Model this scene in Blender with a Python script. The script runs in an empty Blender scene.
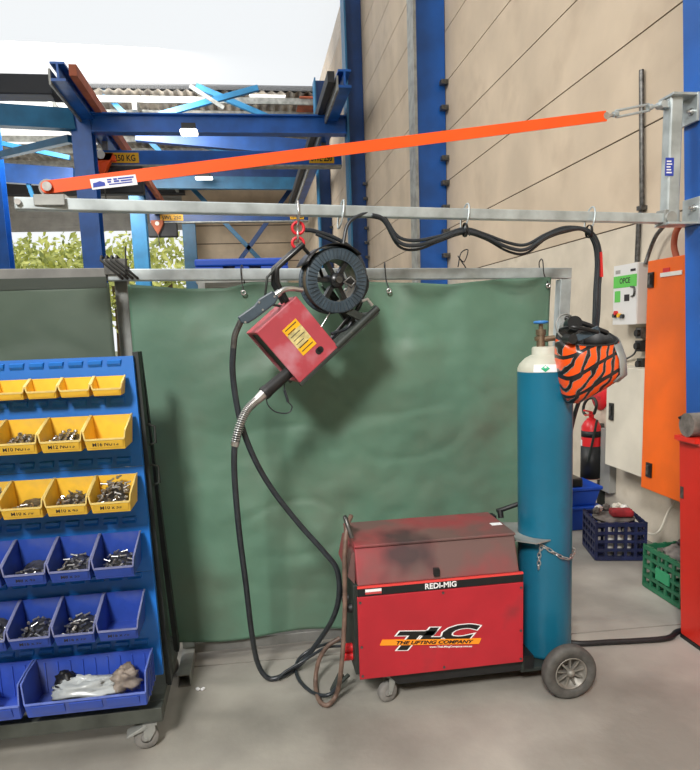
import bpy, math, random
from mathutils import Vector, Matrix, noise
random.seed(7)
C = bpy.context.scene.collection
sc = bpy.context.scene
PI = math.pi

# ------------------------------------------------------------------ camera maths
F = 660.0; PP = (350.0, 428.0); H = 1.65
_a = Vector((250-PP[0], 332-PP[1], F)); _b = Vector((1, -0.035, 0))
_Y = _a.normalized(); _Z = _b.cross(_a).normalized()
if _Z.y > 0: _Z = -_Z
_X = _Y.cross(_Z)
EYE = Vector((0, 0, H))
def ray(px, py):
    v = Vector((px-PP[0], py-PP[1], F)); return Vector((_X.dot(v), _Y.dot(v), _Z.dot(v)))
def PY(px, py, y): d = ray(px, py); return EYE + d*(y/d.y)
def PX(px, py, x): d = ray(px, py); return EYE + d*(x/d.x)
def PZ(px, py, z=0.0): d = ray(px, py); return EYE + d*((z-H)/d.z)
BQ = Vector((2.03, 3.10, 0)); BD = Vector((2.88, 0.41, 0)).normalized(); BN = Vector((-BD.y, BD.x, 0))
def PB(px, py, off=0.0):                       # point on the vertical plane of the jib boom
    d = ray(px, py); q = BQ - BN*off
    return EYE + d*((q-EYE).dot(BN)/d.dot(BN))

cam_d = bpy.data.cameras.new('camera'); cam = bpy.data.objects.new('camera', cam_d); C.objects.link(cam)
cam_d.sensor_fit = 'HORIZONTAL'; cam_d.sensor_width = 36; cam_d.lens = 36*F/700
cam_d.shift_y = 43/700; cam_d.clip_start = 0.05; cam_d.clip_end = 300
r_ = Vector((_X.x, _Y.x, _Z.x)); u_ = -Vector((_X.y, _Y.y, _Z.y)); b_ = -Vector((_X.z, _Y.z, _Z.z))
cam.matrix_world = Matrix(((r_.x, u_.x, b_.x, 0), (r_.y, u_.y, b_.y, 0), (r_.z, u_.z, b_.z, H), (0, 0, 0, 1)))
sc.camera = cam

# ------------------------------------------------------------------ materials
def lin(c):
    return tuple((v/255/12.92 if v/255 <= .04045 else ((v/255+.055)/1.055)**2.4) for v in c) + (1,)
def mat(name, col, rough=.5, metal=0, var=0, scale=4, bump=0, bscale=60, col2=None, spec=.5, dirt=None, dscale=3, dlo=.5, dhi=.7):
    m = bpy.data.materials.new(name); m.use_nodes = True; nt = m.node_tree; N = nt.nodes; L = nt.links
    p = N['Principled BSDF']; p.inputs['Base Color'].default_value = lin(col)
    p.inputs['Roughness'].default_value = rough; p.inputs['Metallic'].default_value = metal
    p.inputs['Specular IOR Level'].default_value = spec
    tc = N.new('ShaderNodeTexCoord'); out = None
    def noise_(s, d=5):
        n = N.new('ShaderNodeTexNoise'); n.inputs['Scale'].default_value = s; n.inputs['Detail'].default_value = d
        L.new(tc.outputs['Object'], n.inputs['Vector']); return n
    if var or col2:
        n = noise_(scale); r = N.new('ShaderNodeValToRGB')
        c2 = col2 or tuple(max(0, v*(1-var)) for v in col)
        c1 = col if col2 else tuple(min(255, v*(1+var*.5)) for v in col)
        r.color_ramp.elements[0].color = lin(c2); r.color_ramp.elements[0].position = .35
        r.color_ramp.elements[1].color = lin(c1); r.color_ramp.elements[1].position = .65
        L.new(n.outputs['Fac'], r.inputs['Fac']); out = r.outputs['Color']
    if dirt:
        n = noise_(dscale, 8); r = N.new('ShaderNodeValToRGB')
        r.color_ramp.elements[0].position = dlo; r.color_ramp.elements[1].position = dhi
        L.new(n.outputs['Fac'], r.inputs['Fac'])
        mx = N.new('ShaderNodeMix'); mx.data_type = 'RGBA'
        L.new(r.outputs['Color'], mx.inputs[0]); mx.inputs[7].default_value = lin(dirt)
        if out: L.new(out, mx.inputs[6])
        else: mx.inputs[6].default_value = lin(col)
        out = mx.outputs[2]
    if out: L.new(out, p.inputs['Base Color'])
    if bump:
        n = noise_(bscale); b = N.new('ShaderNodeBump'); b.inputs['Strength'].default_value = bump; b.inputs['Distance'].default_value = .01
        L.new(n.outputs['Fac'], b.inputs['Height']); L.new(b.outputs['Normal'], p.inputs['Normal'])
    return m
def emit(name, col, s):
    m = bpy.data.materials.new(name); m.use_nodes = True; p = m.node_tree.nodes['Principled BSDF']
    p.inputs['Base Color'].default_value = lin(col); p.inputs['Emission Color'].default_value = lin(col); p.inputs['Emission Strength'].default_value = s
    return m

M = {}
M['concrete'] = mat('concrete floor', (156, 152, 143), .55, var=.16, scale=1.6, bump=.12, bscale=40, dirt=(112, 106, 98), dscale=1.1, dlo=.52, dhi=.78)
M['cladding'] = mat('cream cladding', (205, 188, 165), .7, var=.06, scale=1.2, dirt=(178, 160, 138), dscale=1.7, dlo=.55, dhi=.85)
M['dado'] = mat('rough wall concrete', (208, 198, 180), .85, var=.07, scale=2.5, bump=.3, bscale=18, dirt=(150, 138, 112), dscale=2.5, dlo=.55, dhi=.8)
M['darkgap'] = mat('joint', (95, 84, 74), .9)
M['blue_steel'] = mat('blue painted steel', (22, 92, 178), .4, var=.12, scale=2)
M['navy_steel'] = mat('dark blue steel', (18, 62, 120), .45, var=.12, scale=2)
M['teal_steel'] = mat('teal blue steel', (38, 108, 150), .45, var=.12, scale=2)
M['galv'] = mat('galvanised steel', (186, 196, 198), .38, .55, var=.12, scale=9)
M['galv_grey'] = mat('weathered galvanised steel', (150, 152, 148), .5, .3, var=.15, scale=7)
M['steel'] = mat('bright steel', (198, 198, 196), .28, .9, var=.1, scale=30)
M['steel_dark'] = mat('worn steel', (104, 104, 102), .4, .8, var=.25, scale=30)
M['orange_bar'] = mat('orange paint', (250, 88, 22), .42, var=.04, scale=6)
M['white'] = mat('white paint', (228, 226, 218), .5, var=.03)
M['sticker'] = mat('white sticker', (236, 236, 238), .45)
M['sticker_blue'] = mat('blue print', (44, 66, 165), .5)
M['black_print'] = mat('black print', (18, 18, 18), .5)
M['white_print'] = mat('white print', (240, 240, 240), .5)
M['orange_print'] = mat('orange print', (255, 152, 30), .5)
M['red_print'] = mat('red print', (205, 40, 40), .5)
M['green_print'] = mat('green print', (92, 190, 78), .5)
M['curtain'] = mat('green welding curtain', (92, 127, 107), .5, var=.1, scale=1.3, dirt=(92, 104, 88), dscale=2.4, dlo=.45, dhi=.8, bump=.08, bscale=25)
M['curtain_shaded'] = mat('shaded green welding curtain', (82, 98, 84), .6, var=.12, scale=1.3)  # curtain green darkened and greyed: shade put into the colour
M['galv_dull'] = mat('dull grey rail', (124, 124, 120), .55, .2, var=.12, scale=7)
M['panel_blue'] = mat('blue louvre panel', (22, 108, 196), .38, var=.05, scale=3)
M['trolley'] = mat('grey green trolley steel', (74, 78, 72), .5, .2, var=.2, scale=8)
M['trolley_dark'] = mat('dark trolley steel', (46, 52, 48), .55, .1, var=.2, scale=8)
M['trolley_black'] = mat('blackish trolley steel', (30, 36, 34), .55, .1, var=.2, scale=8)
M['bin_yellow'] = mat('yellow plastic', (240, 194, 62), .42, var=.05, scale=14, dirt=(214, 176, 84), dscale=9, dlo=.55, dhi=.8)
M['bin_blue'] = mat('blue plastic', (42, 74, 166), .45, var=.07, scale=14, dirt=(84, 98, 158), dscale=9, dlo=.55, dhi=.85)
M['bin_yellow_worn'] = mat('worn yellow rim', (226, 200, 120), .5, var=.08, scale=20)
M['bin_blue_worn'] = mat('worn blue rim', (122, 128, 168), .5, var=.1, scale=20)
M['big_blue_worn'] = mat('worn large blue rim', (104, 124, 200), .5, var=.1, scale=20)
M['big_blue'] = mat('large blue plastic', (54, 86, 188), .45, var=.07, scale=10, dirt=(86, 94, 130), dscale=4, dlo=.45, dhi=.75)
M['ink'] = mat('marker ink', (40, 36, 40), .7)
M['welder_red'] = mat('red welder paint', (178, 34, 46), .45, var=.06, scale=5, dirt=(140, 44, 50), dscale=5, dlo=.6, dhi=.8)
M['welder_lid'] = mat('sooty red lid paint', (156, 50, 58), .5, var=.08, scale=6, dirt=(104, 78, 74), dscale=3.4, dlo=.3, dhi=.6)
def soot(m):
    nt = m.node_tree; N = nt.nodes; L = nt.links; p = N['Principled BSDF']
    src = p.inputs['Base Color'].links[0].from_socket
    tc = N.new('ShaderNodeTexCoord'); mp = N.new('ShaderNodeMapping'); mp.inputs['Location'].default_value = (.13*3.6, .14*2.0, -.03*5); mp.inputs['Scale'].default_value = (3.6, 2.0, 5)
    L.new(tc.outputs['Object'], mp.inputs['Vector'])
    n = N.new('ShaderNodeTexNoise'); n.inputs['Scale'].default_value = 7; L.new(tc.outputs['Object'], n.inputs['Vector'])
    g = N.new('ShaderNodeVectorMath'); g.operation = 'LENGTH'; L.new(mp.outputs['Vector'], g.inputs[0])
    a = N.new('ShaderNodeMath'); a.operation = 'ADD'; L.new(g.outputs['Value'], a.inputs[0]); L.new(n.outputs['Fac'], a.inputs[1])
    r = N.new('ShaderNodeValToRGB'); r.color_ramp.elements[0].position = .62; r.color_ramp.elements[0].color = (.85, .85, .85, 1); r.color_ramp.elements[1].position = 1.12; r.color_ramp.elements[1].color = (0, 0, 0, 1)
    L.new(a.outputs[0], r.inputs['Fac']); mx = N.new('ShaderNodeMix'); mx.data_type = 'RGBA'
    L.new(r.outputs['Color'], mx.inputs[0]); L.new(src, mx.inputs[6]); mx.inputs[7].default_value = lin((52, 44, 46)); L.new(mx.outputs[2], p.inputs['Base Color'])
soot(M['welder_lid'])
M['feeder_red'] = mat('faded red paint', (174, 66, 76), .5, var=.06, scale=8, dirt=(190, 140, 150), dscale=6, dlo=.5, dhi=.72)
M['black'] = mat('black rubber', (26, 27, 28), .5, var=.2, scale=20)
M['black_gloss'] = mat('black plastic', (22, 24, 26), .3)
M['cable'] = mat('black cable jacket', (44, 49, 54), .34, var=.15, scale=30)
M['spool'] = mat('dark grey spool plastic', (58, 72, 82), .42, var=.12, scale=20)
M['wire_wound'] = mat('wound wire', (128, 112, 88), .4, .5, var=.2, scale=60)
M['tyre'] = mat('dusty tyre rubber', (84, 82, 78), .75, var=.15, scale=30)
M['caster_rubber'] = mat('grey caster rubber', (132, 130, 126), .6, var=.1, scale=20)
M['hub'] = mat('cast alloy', (138, 134, 126), .5, .4, var=.15, scale=30)
M['copper_hose'] = mat('rusty brown hose', (112, 90, 78), .5, var=.25, scale=20)
M['cyl_teal'] = mat('teal cylinder paint', (22, 104, 132), .34, var=.05, scale=4, dirt=(20, 80, 104), dscale=5, dlo=.6, dhi=.8)
M['cyl_cream'] = mat('cream shoulder paint', (186, 186, 170), .45, var=.06, scale=10)
M['brass'] = mat('dull brass', (140, 122, 100), .4, .7, var=.15, scale=30)
M['valve_blue'] = mat('blue handwheel', (52, 120, 190), .45)
M['diamond'] = mat('green hazard diamond', (38, 168, 120), .5)
M['red_link'] = mat('red chain link', (210, 36, 48), .4)
M['cab_orange'] = mat('orange cabinet paint', (238, 102, 6), .42, var=.04, scale=4)
M['cab_white'] = mat('off white cabinet', (216, 210, 194), .5, var=.05, scale=3)
M['box_white'] = mat('pale grey box', (206, 206, 200), .45)
M['red_cab'] = mat('red tool cabinet', (214, 40, 26), .4, var=.04, scale=4)
M['ext_red'] = mat('extinguisher red', (214, 34, 40), .35)
M['sign_red'] = mat('red sign', (222, 34, 44), .45)
M['crate_navy'] = mat('navy crate plastic', (26, 34, 72), .5, var=.2, scale=10)
M['crate_green'] = mat('green crate plastic', (34, 104, 72), .5, var=.1, scale=10)
M['tub_blue'] = mat('blue tub plastic', (22, 72, 176), .4, var=.05, scale=4)
M['rag'] = mat('dusty rag', (112, 106, 100), .9, var=.3, scale=16)
M['red_cloth'] = mat('red cloth', (150, 34, 40), .85, var=.2, scale=14)
M['plastic_bag'] = mat('translucent bag', (182, 188, 188), .25, var=.08, scale=10)
M['dull_paper'] = mat('dull paper', (146, 134, 122), .6, var=.25, scale=25)
M['brown_paper'] = mat('brown cardboard', (168, 142, 112), .8, var=.1, scale=8)
M['roof'] = mat('foil lined roof', (168, 160, 148), .55, .1, var=.3, scale=1.2, dirt=(96, 90, 84), dscale=.8, dlo=.5, dhi=.8)
M['rust'] = mat('rusty red roof sheet', (176, 98, 70), .8, var=.2, scale=1.5)
M['dark_steel'] = mat('dark steel', (42, 44, 48), .6)
M['door_slat'] = mat('grey roller slat', (148, 148, 144), .5, var=.08, scale=2)
M['yellow_label'] = mat('yellow label', (236, 178, 24), .5, var=.05, scale=20)
M['leaf'] = mat('leaf green', (218, 238, 128), .7, var=.35, scale=1.2)
M['bark'] = mat('bark', (96, 78, 60), .9)
M['grass'] = mat('yard', (150, 150, 120), .9, var=.1)
M['lamp'] = emit('lamp diffuser', (255, 252, 240), 4)
def flames():
    m = mat('flame painted shell', (238, 84, 22), .3); nt = m.node_tree; N = nt.nodes; L = nt.links
    tc = N.new('ShaderNodeTexCoord'); mp = N.new('ShaderNodeMapping'); mp.inputs['Rotation'].default_value = (0, math.radians(-20), 0)
    w = N.new('ShaderNodeTexWave'); w.inputs['Scale'].default_value = 8; w.inputs['Distortion'].default_value = 4.5; w.inputs['Detail'].default_value = 1.5; w.inputs['Detail Scale'].default_value = 1.6
    L.new(tc.outputs['Object'], mp.inputs['Vector']); L.new(mp.outputs['Vector'], w.inputs['Vector'])
    r = N.new('ShaderNodeValToRGB'); cr = r.color_ramp; cr.interpolation = 'CONSTANT'
    cr.elements[0].position = 0; cr.elements[0].color = lin((30, 28, 28))
    cr.elements[1].position = .2; cr.elements[1].color = lin((150, 146, 140))
    e = cr.elements.new(.30); e.color = lin((60, 46, 40)); e = cr.elements.new(.37); e.color = lin((238, 84, 22))
    L.new(w.outputs['Fac'], r.inputs['Fac'])
    mp2 = N.new('ShaderNodeMapping'); mp2.inputs['Rotation'].default_value = (0, math.radians(-62), 0)
    w2 = N.new('ShaderNodeTexWave'); w2.inputs['Scale'].default_value = 4.2; w2.inputs['Distortion'].default_value = 3; w2.inputs['Detail'].default_value = 1; w2.inputs['Phase Offset'].default_value = 1.2
    L.new(tc.outputs['Object'], mp2.inputs['Vector']); L.new(mp2.outputs['Vector'], w2.inputs['Vector'])
    r2 = N.new('ShaderNodeValToRGB'); r2.color_ramp.interpolation = 'CONSTANT'
    for i, (ps, c) in enumerate(((0, 1), (.09, 0))):
        r2.color_ramp.elements[i].position = ps; r2.color_ramp.elements[i].color = (c, c, c, 1)
    L.new(w2.outputs['Fac'], r2.inputs['Fac'])
    mx = N.new('ShaderNodeMix'); mx.data_type = 'RGBA'; L.new(r2.outputs['Color'], mx.inputs[0]); L.new(r.outputs['Color'], mx.inputs[6]); mx.inputs[7].default_value = lin((34, 32, 32))
    L.new(mx.outputs[2], N['Principled BSDF'].inputs['Base Color'])
    return m
M['flames'] = flames()
def added_skylight():
    m = bpy.data.materials.new('frosted roof sheet'); m.use_nodes = True; nt = m.node_tree; N = nt.nodes; L = nt.links
    N.remove(N['Principled BSDF']); o = N['Material Output']
    t = N.new('ShaderNodeBsdfTransparent'); t.inputs['Color'].default_value = (.97, .97, .97, 1)
    d = N.new('ShaderNodeBsdfTranslucent'); d.inputs['Color'].default_value = (.95, .95, .95, 1)
    mx = N.new('ShaderNodeMixShader'); mx.inputs[0].default_value = .12
    L.new(t.outputs[0], mx.inputs[1]); L.new(d.outputs[0], mx.inputs[2]); L.new(mx.outputs[0], o.inputs['Surface'])
    return m
M['added_skylight'] = added_skylight()

# ------------------------------------------------------------------ mesh helpers
def wmat(o):
    m = Matrix.LocRotScale(o.location, o.rotation_euler, o.scale)
    if o.parent: m = wmat(o.parent) @ o.matrix_parent_inverse @ m
    return m
def catmull(pts, n=8):
    pts = [Vector(p) for p in pts]
    if len(pts) < 3: return pts
    out = []; P = [2*pts[0]-pts[1]] + pts + [2*pts[-1]-pts[-2]]
    for i in range(1, len(P)-2):
        p0, p1, p2, p3 = P[i-1:i+3]
        for k in range(n):
            t = k/n
            out.append(.5*((2*p1)+(p2-p0)*t+(2*p0-5*p1+4*p2-p3)*t*t+(3*p1-p0-3*p2+p3)*t**3))
    out.append(pts[-1]); return out
class MB:
    def __init__(s, M=None): s.v = []; s.f = []; s.m = []; s.sm = []; s.T = M; s.mi = 0
    def add(s, vs, fs, smooth=False):
        b = len(s.v)
        for p in vs:
            p = Vector(p); s.v.append(s.T @ p if s.T else p)
        for f in fs: s.f.append([b+i for i in f]); s.m.append(s.mi); s.sm.append(smooth)
        return s
    def box(s, c, d, rot=None):
        c = Vector(c); vs = []
        for z in (-1, 1):
            for y in (-1, 1):
                for x in (-1, 1):
                    q = Vector((x*d[0]/2, y*d[1]/2, z*d[2]/2)); vs.append(c + (rot @ q if rot else q))
        return s.add(vs, [(0, 2, 3, 1), (4, 5, 7, 6), (0, 1, 5, 4), (2, 6, 7, 3), (0, 4, 6, 2), (1, 3, 7, 5)])
    def bb(s, x0, x1, y0, y1, z0, z1): return s.box(((x0+x1)/2, (y0+y1)/2, (z0+z1)/2), (abs(x1-x0), abs(y1-y0), abs(z1-z0)))
    def bar(s, a, b, w, h, up=(0, 0, 1)):                # rectangular bar between two points: w sideways, h along up
        a = Vector(a); b = Vector(b); d = (b-a); L = d.length; d.normalize()
        sd = d.cross(Vector(up)).normalized(); u = sd.cross(d)
        r = Matrix((sd, d, u)).transposed()
        return s.box((a+b)/2, (w, L, h), r)
    def prism(s, poly, ext):                             # polygon of 3D points extruded by vector ext
        n = len(poly); e = Vector(ext); vs = [Vector(p) for p in poly]; vs += [p+e for p in vs]
        return s.add(vs, [list(range(n))[::-1], list(range(n, 2*n))] + [(i, (i+1) % n, n+(i+1) % n, n+i) for i in range(n)])
    def cyl(s, a, b, r0, r1=None, n=20, caps=True):
        r1 = r0 if r1 is None else r1; a = Vector(a); b = Vector(b); d = (b-a).normalized()
        x = d.orthogonal().normalized(); y = d.cross(x); vs = []
        for p, r in ((a, r0), (b, r1)):
            vs += [p + (x*math.cos(2*PI*i/n)+y*math.sin(2*PI*i/n))*r for i in range(n)]
        s.add(vs, [(i, (i+1) % n, n+(i+1) % n, n+i) for i in range(n)], True)
        if caps: s.add(vs, [list(range(n))[::-1], list(range(n, 2*n))])
        return s
    def lathe(s, c, axis, prof, n=32, smooth=True, a0=0, a1=2*PI):   # prof: (radius, height along axis)
        c = Vector(c); d = Vector(axis).normalized(); x = d.orthogonal().normalized(); y = d.cross(x)
        full = abs(a1-a0-2*PI) < 1e-6; k = n if full else n+1; vs = []
        for r, h in prof:
            vs += [c+d*h+(x*math.cos(a0+(a1-a0)*i/n)+y*math.sin(a0+(a1-a0)*i/n))*r for i in range(k)]
        fs = []
        for j in range(len(prof)-1):
            for i in range(n if full else n):
                i2 = (i+1) % k; fs.append((j*k+i, j*k+i2, (j+1)*k+i2, (j+1)*k+i))
        return s.add(vs, fs, smooth)
    def tube(s, pts, r, n=8, closed=False, smoothpts=0, rr=None):
        pts = catmull(pts, smoothpts) if smoothpts else [Vector(p) for p in pts]
        m = len(pts); vs = []; ref = None
        for i, p in enumerate(pts):
            if closed: t = pts[(i+1) % m]-pts[i-1]
            else: t = pts[min(i+1, m-1)]-pts[max(i-1, 0)]
            t.normalize()
            if ref is None: ref = t.orthogonal().normalized()
            ref = (ref - t*ref.dot(t)); ref = ref.normalized() if ref.length > 1e-6 else t.orthogonal().normalized()
            y = t.cross(ref); q = rr[i] if rr else r
            vs += [p+(ref*math.cos(2*PI*k/n)+y*math.sin(2*PI*k/n))*q for k in range(n)]
        fs = []
        for i in range(m if closed else m-1):
            j = (i+1) % m
            fs += [(i*n+k, i*n+(k+1) % n, j*n+(k+1) % n, j*n+k) for k in range(n)]
        s.add(vs, fs, True)
        if not closed: s.add(vs, [list(range(n))[::-1], [(m-1)*n+k for k in range(n)]])
        return s
    def grid(s, fn, nu, nv, smooth=True):
        vs = [fn(i/nu, j/nv) for j in range(nv+1) for i in range(nu+1)]
        return s.add(vs, [(j*(nu+1)+i, j*(nu+1)+i+1, (j+1)*(nu+1)+i+1, (j+1)*(nu+1)+i) for j in range(nv) for i in range(nu)], smooth)
    def build(s, name, mats, parent=None, bevel=0, solid=0, seg=2, local=False, origin=None):
        if not isinstance(mats, (list, tuple)): mats = [mats]
        lo = Vector([min(p[i] for p in s.v) for i in range(3)]); hi = Vector([max(p[i] for p in s.v) for i in range(3)])
        c = Vector(origin) if origin else (lo+hi)/2
        if not parent and not origin: c.z = lo.z
        me = bpy.data.meshes.new(name); me.from_pydata([p-c for p in s.v], [], s.f)
        for m in mats: me.materials.append(M[m] if isinstance(m, str) else m)
        for i, p in enumerate(me.polygons): p.material_index = s.m[i]; p.use_smooth = s.sm[i]
        me.update(); o = bpy.data.objects.new(name, me); C.objects.link(o); o.location = c
        if parent:
            o.parent = parent; o.matrix_parent_inverse = wmat(parent).inverted()
        if solid:
            d = o.modifiers.new('solid', 'SOLIDIFY'); d.thickness = solid; d.offset = 0
        if bevel:
            b = o.modifiers.new('bevel', 'BEVEL'); b.width = bevel; b.segments = seg; b.limit_method = 'ANGLE'; b.angle_limit = math.radians(40)
        return o
def tag(o, label=None, cat=None, group=None, kind=None):
    if label: o['label'] = label
    if cat: o['category'] = cat
    if group: o['group'] = group
    if kind: o['kind'] = kind
    return o
def thing(name, loc, label, cat, group=None):
    o = bpy.data.objects.new(name, None); C.objects.link(o); o.location = loc; o.empty_display_size = .05
    return tag(o, label, cat, group)
def dup(root, loc=None, rot=None, label=None, group=None):
    def rec(o, p):
        c = o.copy(); C.objects.link(c)
        if p: c.parent = p
        for ch in [x for x in list(o.children)]: rec(ch, c)
        return c
    r = rec(root, None)
    if loc is not None: r.location = loc
    if rot is not None: r.rotation_euler = rot
    if label: r['label'] = label
    if group: r['group'] = group
    return r
def text(name, s, size, o, ux, uy, material, parent, depth=.0008, off=0, shear=0, align='CENTER', stretch=1, spacing=1):
    """flat lettering: o = world point of the baseline middle, ux/uy = directions of reading and of up"""
    cu = bpy.data.curves.new(name, 'FONT'); cu.body = s; cu.size = size; cu.extrude = depth; cu.offset = off; cu.shear = shear
    cu.align_x = align; cu.align_y = 'BOTTOM_BASELINE'; cu.space_character = spacing; cu.resolution_u = 3
    t = bpy.data.objects.new(name, cu); C.objects.link(t)
    me = bpy.data.meshes.new_from_object(t); bpy.data.objects.remove(t); me.name = name
    ux = Vector(ux).normalized(); uy = Vector(uy).normalized(); uz = ux.cross(uy)
    o = Vector(o)
    for v in me.vertices: v.co = ux*(v.co.x*stretch)+uy*v.co.y+uz*v.co.z
    me.materials.clear(); me.materials.append(M[material])
    ob = bpy.data.objects.new(name, me); C.objects.link(ob); ob.location = o
    if parent: ob.parent = parent; ob.matrix_parent_inverse = wmat(parent).inverted()
    return ob
def struct(o): return tag(o, kind='structure')

# ================================================================== SETTING
WX = 2.87; FY = 37.0; RZ = 9.5
b = MB(); ja = PZ(575, 633.5); jb = PZ(678, 624.5); jm = (jb.y-ja.y)/(jb.x-ja.x); jy = lambda x: ja.y+jm*(x-ja.x)
for side in (0, 1):
    o_ = .006
    if side == 0: b.prism([(-14, -6, 0), (WX, -6, 0), (WX, jy(WX)-o_, 0), (-14, jy(-14)-o_, 0)], (0, 0, -.1))
    else: b.prism([(-14, jy(-14)+o_, 0), (WX, jy(WX)+o_, 0), (WX, FY, 0), (-14, FY, 0)], (0, 0, -.1))
b.mi = 1; b.bb(-14, WX, -6, FY, -.12, -.012)
struct(b.build('floor', ['concrete', 'darkgap'], origin=(0, 0, 0)))
# right wall: rough concrete below, lapped cladding panels above
b = MB()
b.bb(WX, WX+.25, -6, FY, 0, 2.34)
b.mi = 1; z = 2.352
while z < RZ+.3:
    b.bb(WX+.004, WX+.25, -6, FY, z, z+.644); z += .656
b.mi = 2; b.bb(WX+.014, WX+.24, -6, FY, .01, RZ+.5)
struct(b.build('wall_right', ['dado', 'cladding', 'darkgap']))
# far wall with the roller door opening
DX0, DX1 = PY(-120, 230, FY).x, PY(184, 231, FY).x; DZ = PY(90, 231, FY).z; DT = PY(90, 196, FY).z; DH = PY(60, 184, FY).z
b = MB()
b.bb(DX1, WX, FY, FY+.25, 0, RZ+.3); b.bb(-14, DX0, FY, FY+.25, 0, RZ+.3); b.bb(DX0, DX1, FY, FY+.25, DT, RZ+.3)
b.mi = 1
for k in range(5):
    zz = PY(240, 262-18*k, FY).z; b.bb(-14 if zz > DT else DX1, WX, FY-.012, FY, zz, zz+.05)
struct(b.build('wall_back', ['cladding', 'darkgap']))
b = MB(); b.bb(-14.25, -14, -6, FY, 0, RZ+.3); struct(b.build('wall_left', 'cladding'))
b = MB(); b.bb(-14, WX, -6.2, -6, 0, RZ+.3); struct(b.build('wall_blocker', 'cladding'))  # unseen wall added behind the camera to cut frontal ambient light
# roller door, half raised
d = MB(); n = 12
for k in range(n):
    z0 = DZ+(DT-DZ)*k/n; z1 = DZ+(DT-DZ)*(k+.82)/n; d.bb(DX0, DX1, FY+.02, FY+.10, z0, z1)
d.bb(DX0, DX1, FY+.05, FY+.08, DZ, DT)
door = struct(d.build('door_1', 'door_slat'))
d = MB(); d.bb(DX0-.2, DX1+.2, FY-.6, FY-.02, DT, DH); d.build('roller_housing', 'dark_steel', door)
# roof: opaque at the far end, invented frosted sheets admit light above the near end
RY = 23.4
b = MB()
b.grid(lambda u, v: (-14.2+17.1*u, RY+(FY+.2-RY)*v, RZ+.04*math.sin(u*2*PI*56)), 280, 1, False)
b.mi = 1; b.bb(-14.2, WX+.2, RY, FY+.2, RZ+.15, RZ+.2)
struct(b.build('ceiling', ['roof', 'dark_steel']))
b = MB(); b.bb(-14.2, WX+.2, -6, RY-.02, RZ+.02, RZ+.03); struct(b.build('window_added', 'added_skylight'))
b = MB()
b.bb(-13, PY(108, 130, 26).x, 24.2, 29.5, RZ-.08, RZ-.06)
struct(b.build('window_2', emit('daylit roof sheet', (250, 250, 246), 1.2)))
b = MB(); x0 = PY(285, 94, 23.8).x; b.bb(x0-1.2, x0, 23.5, 24.1, RZ-.08, RZ-.06)
struct(b.build('window_3', emit('daylit roof sheet small', (250, 250, 246), 1.2)))
b = MB(); x0 = PY(296, 100, 25).x; b.bb(x0, PY(326, 100, 25).x, RY+.1, 28, RZ-.12, RZ-.09); struct(b.build('ceiling.001', 'rust'))

# ---- roof steel
def beam(name, a, c, w, h, m, label, cat='beam', group=None, ibeam=False):
    a = Vector(a); c = Vector(c); bb = MB()
    if ibeam:
        up = Vector((0, 0, 1)); bb.bar(a+up*(h/2-.015), c+up*(h/2-.015), w, .03); bb.bar(a-up*(h/2-.015), c-up*(h/2-.015), w, .03); bb.bar(a, c, w*.25, h-.05)
    else: bb.bar(a, c, w, h)
    o = bb.build(name, m); tag(o, label, cat, group); return o
for i, yy in enumerate((23.7, 25.1, 26.4, 28.3, 30.0, 32.2, 34.4)):
    beam('roof_purlin', (-14, yy, RZ-.2), (WX, yy, RZ-.2), .1, .2, 'galv_grey', 'galvanised purlin running across under the foil roof, one of seven alike', 'purlin', 'roof purlins')
for x0, x1, l in ((40, 84, 'dark rafter left of the first blue column'), (128, 170, 'dark rafter above the orange strap end of the crane rail'), (326, 322, 'dark rafter close to the right wall')):
    q0 = PZ(x0, 92, RZ-.45); beam('roof_rafter', (q0.x, RY, RZ-.45), (q0.x, FY, RZ-.45), .14, .3, 'galv_grey', l, 'rafter')
# wall columns (behind the right wall line)
def hcol(name, x0, x1, y0, y1, z1, m, label):
    t = thing(name, ((x0+x1)/2, (y0+y1)/2, 0), label, 'column')
    k = MB(); k.bb(x0, x0+.022, y0, y1, 0, z1); k.build('flange', m, t)
    k = MB(); k.bb(x1-.022, x1, y0, y1, 0, z1); k.build('flange', m, t)
    k = MB(); k.bb(x0+.022, x1-.022, (y0+y1)/2-.008, (y0+y1)/2+.008, 0, z1); k.build('web', m, t)
    return t
def wcol(pxl, pxr, py, w, m, label):
    d = ray(pxr, py); y = WX/d.x*d.y; x0 = PY(pxl, py, y).x
    t = thing('wall_column', ((x0+WX)/2, y, 0), label, 'column')
    k = MB(); k.bb(x0, x0+.04, y-w/2, y+w/2, 0, RZ); k.build('front_flange', 'teal_steel' if m == 'n' else 'galv_grey', t)
    k = MB(); k.bb(x0+.04, WX-.005, y-.03, y+.03, 0, RZ); k.build('web', 'blue_steel' if m != 'n' else 'navy_steel', t)
    for j in range(8):
        zz = 2.6+j*.33
        k = MB(); k.bb(WX-.10, WX-.001, y-w/2, y-w/2+.1, zz, zz+.06); k.build('wall_bracket', 'steel_dark', t)
    return y
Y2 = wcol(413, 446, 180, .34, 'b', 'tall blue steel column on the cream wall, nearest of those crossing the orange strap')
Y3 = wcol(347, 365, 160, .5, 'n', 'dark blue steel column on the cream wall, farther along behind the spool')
Y4 = wcol(318, 331, 200, .6, 'n', 'far dark blue wall column half hidden behind the crane rail')
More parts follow.
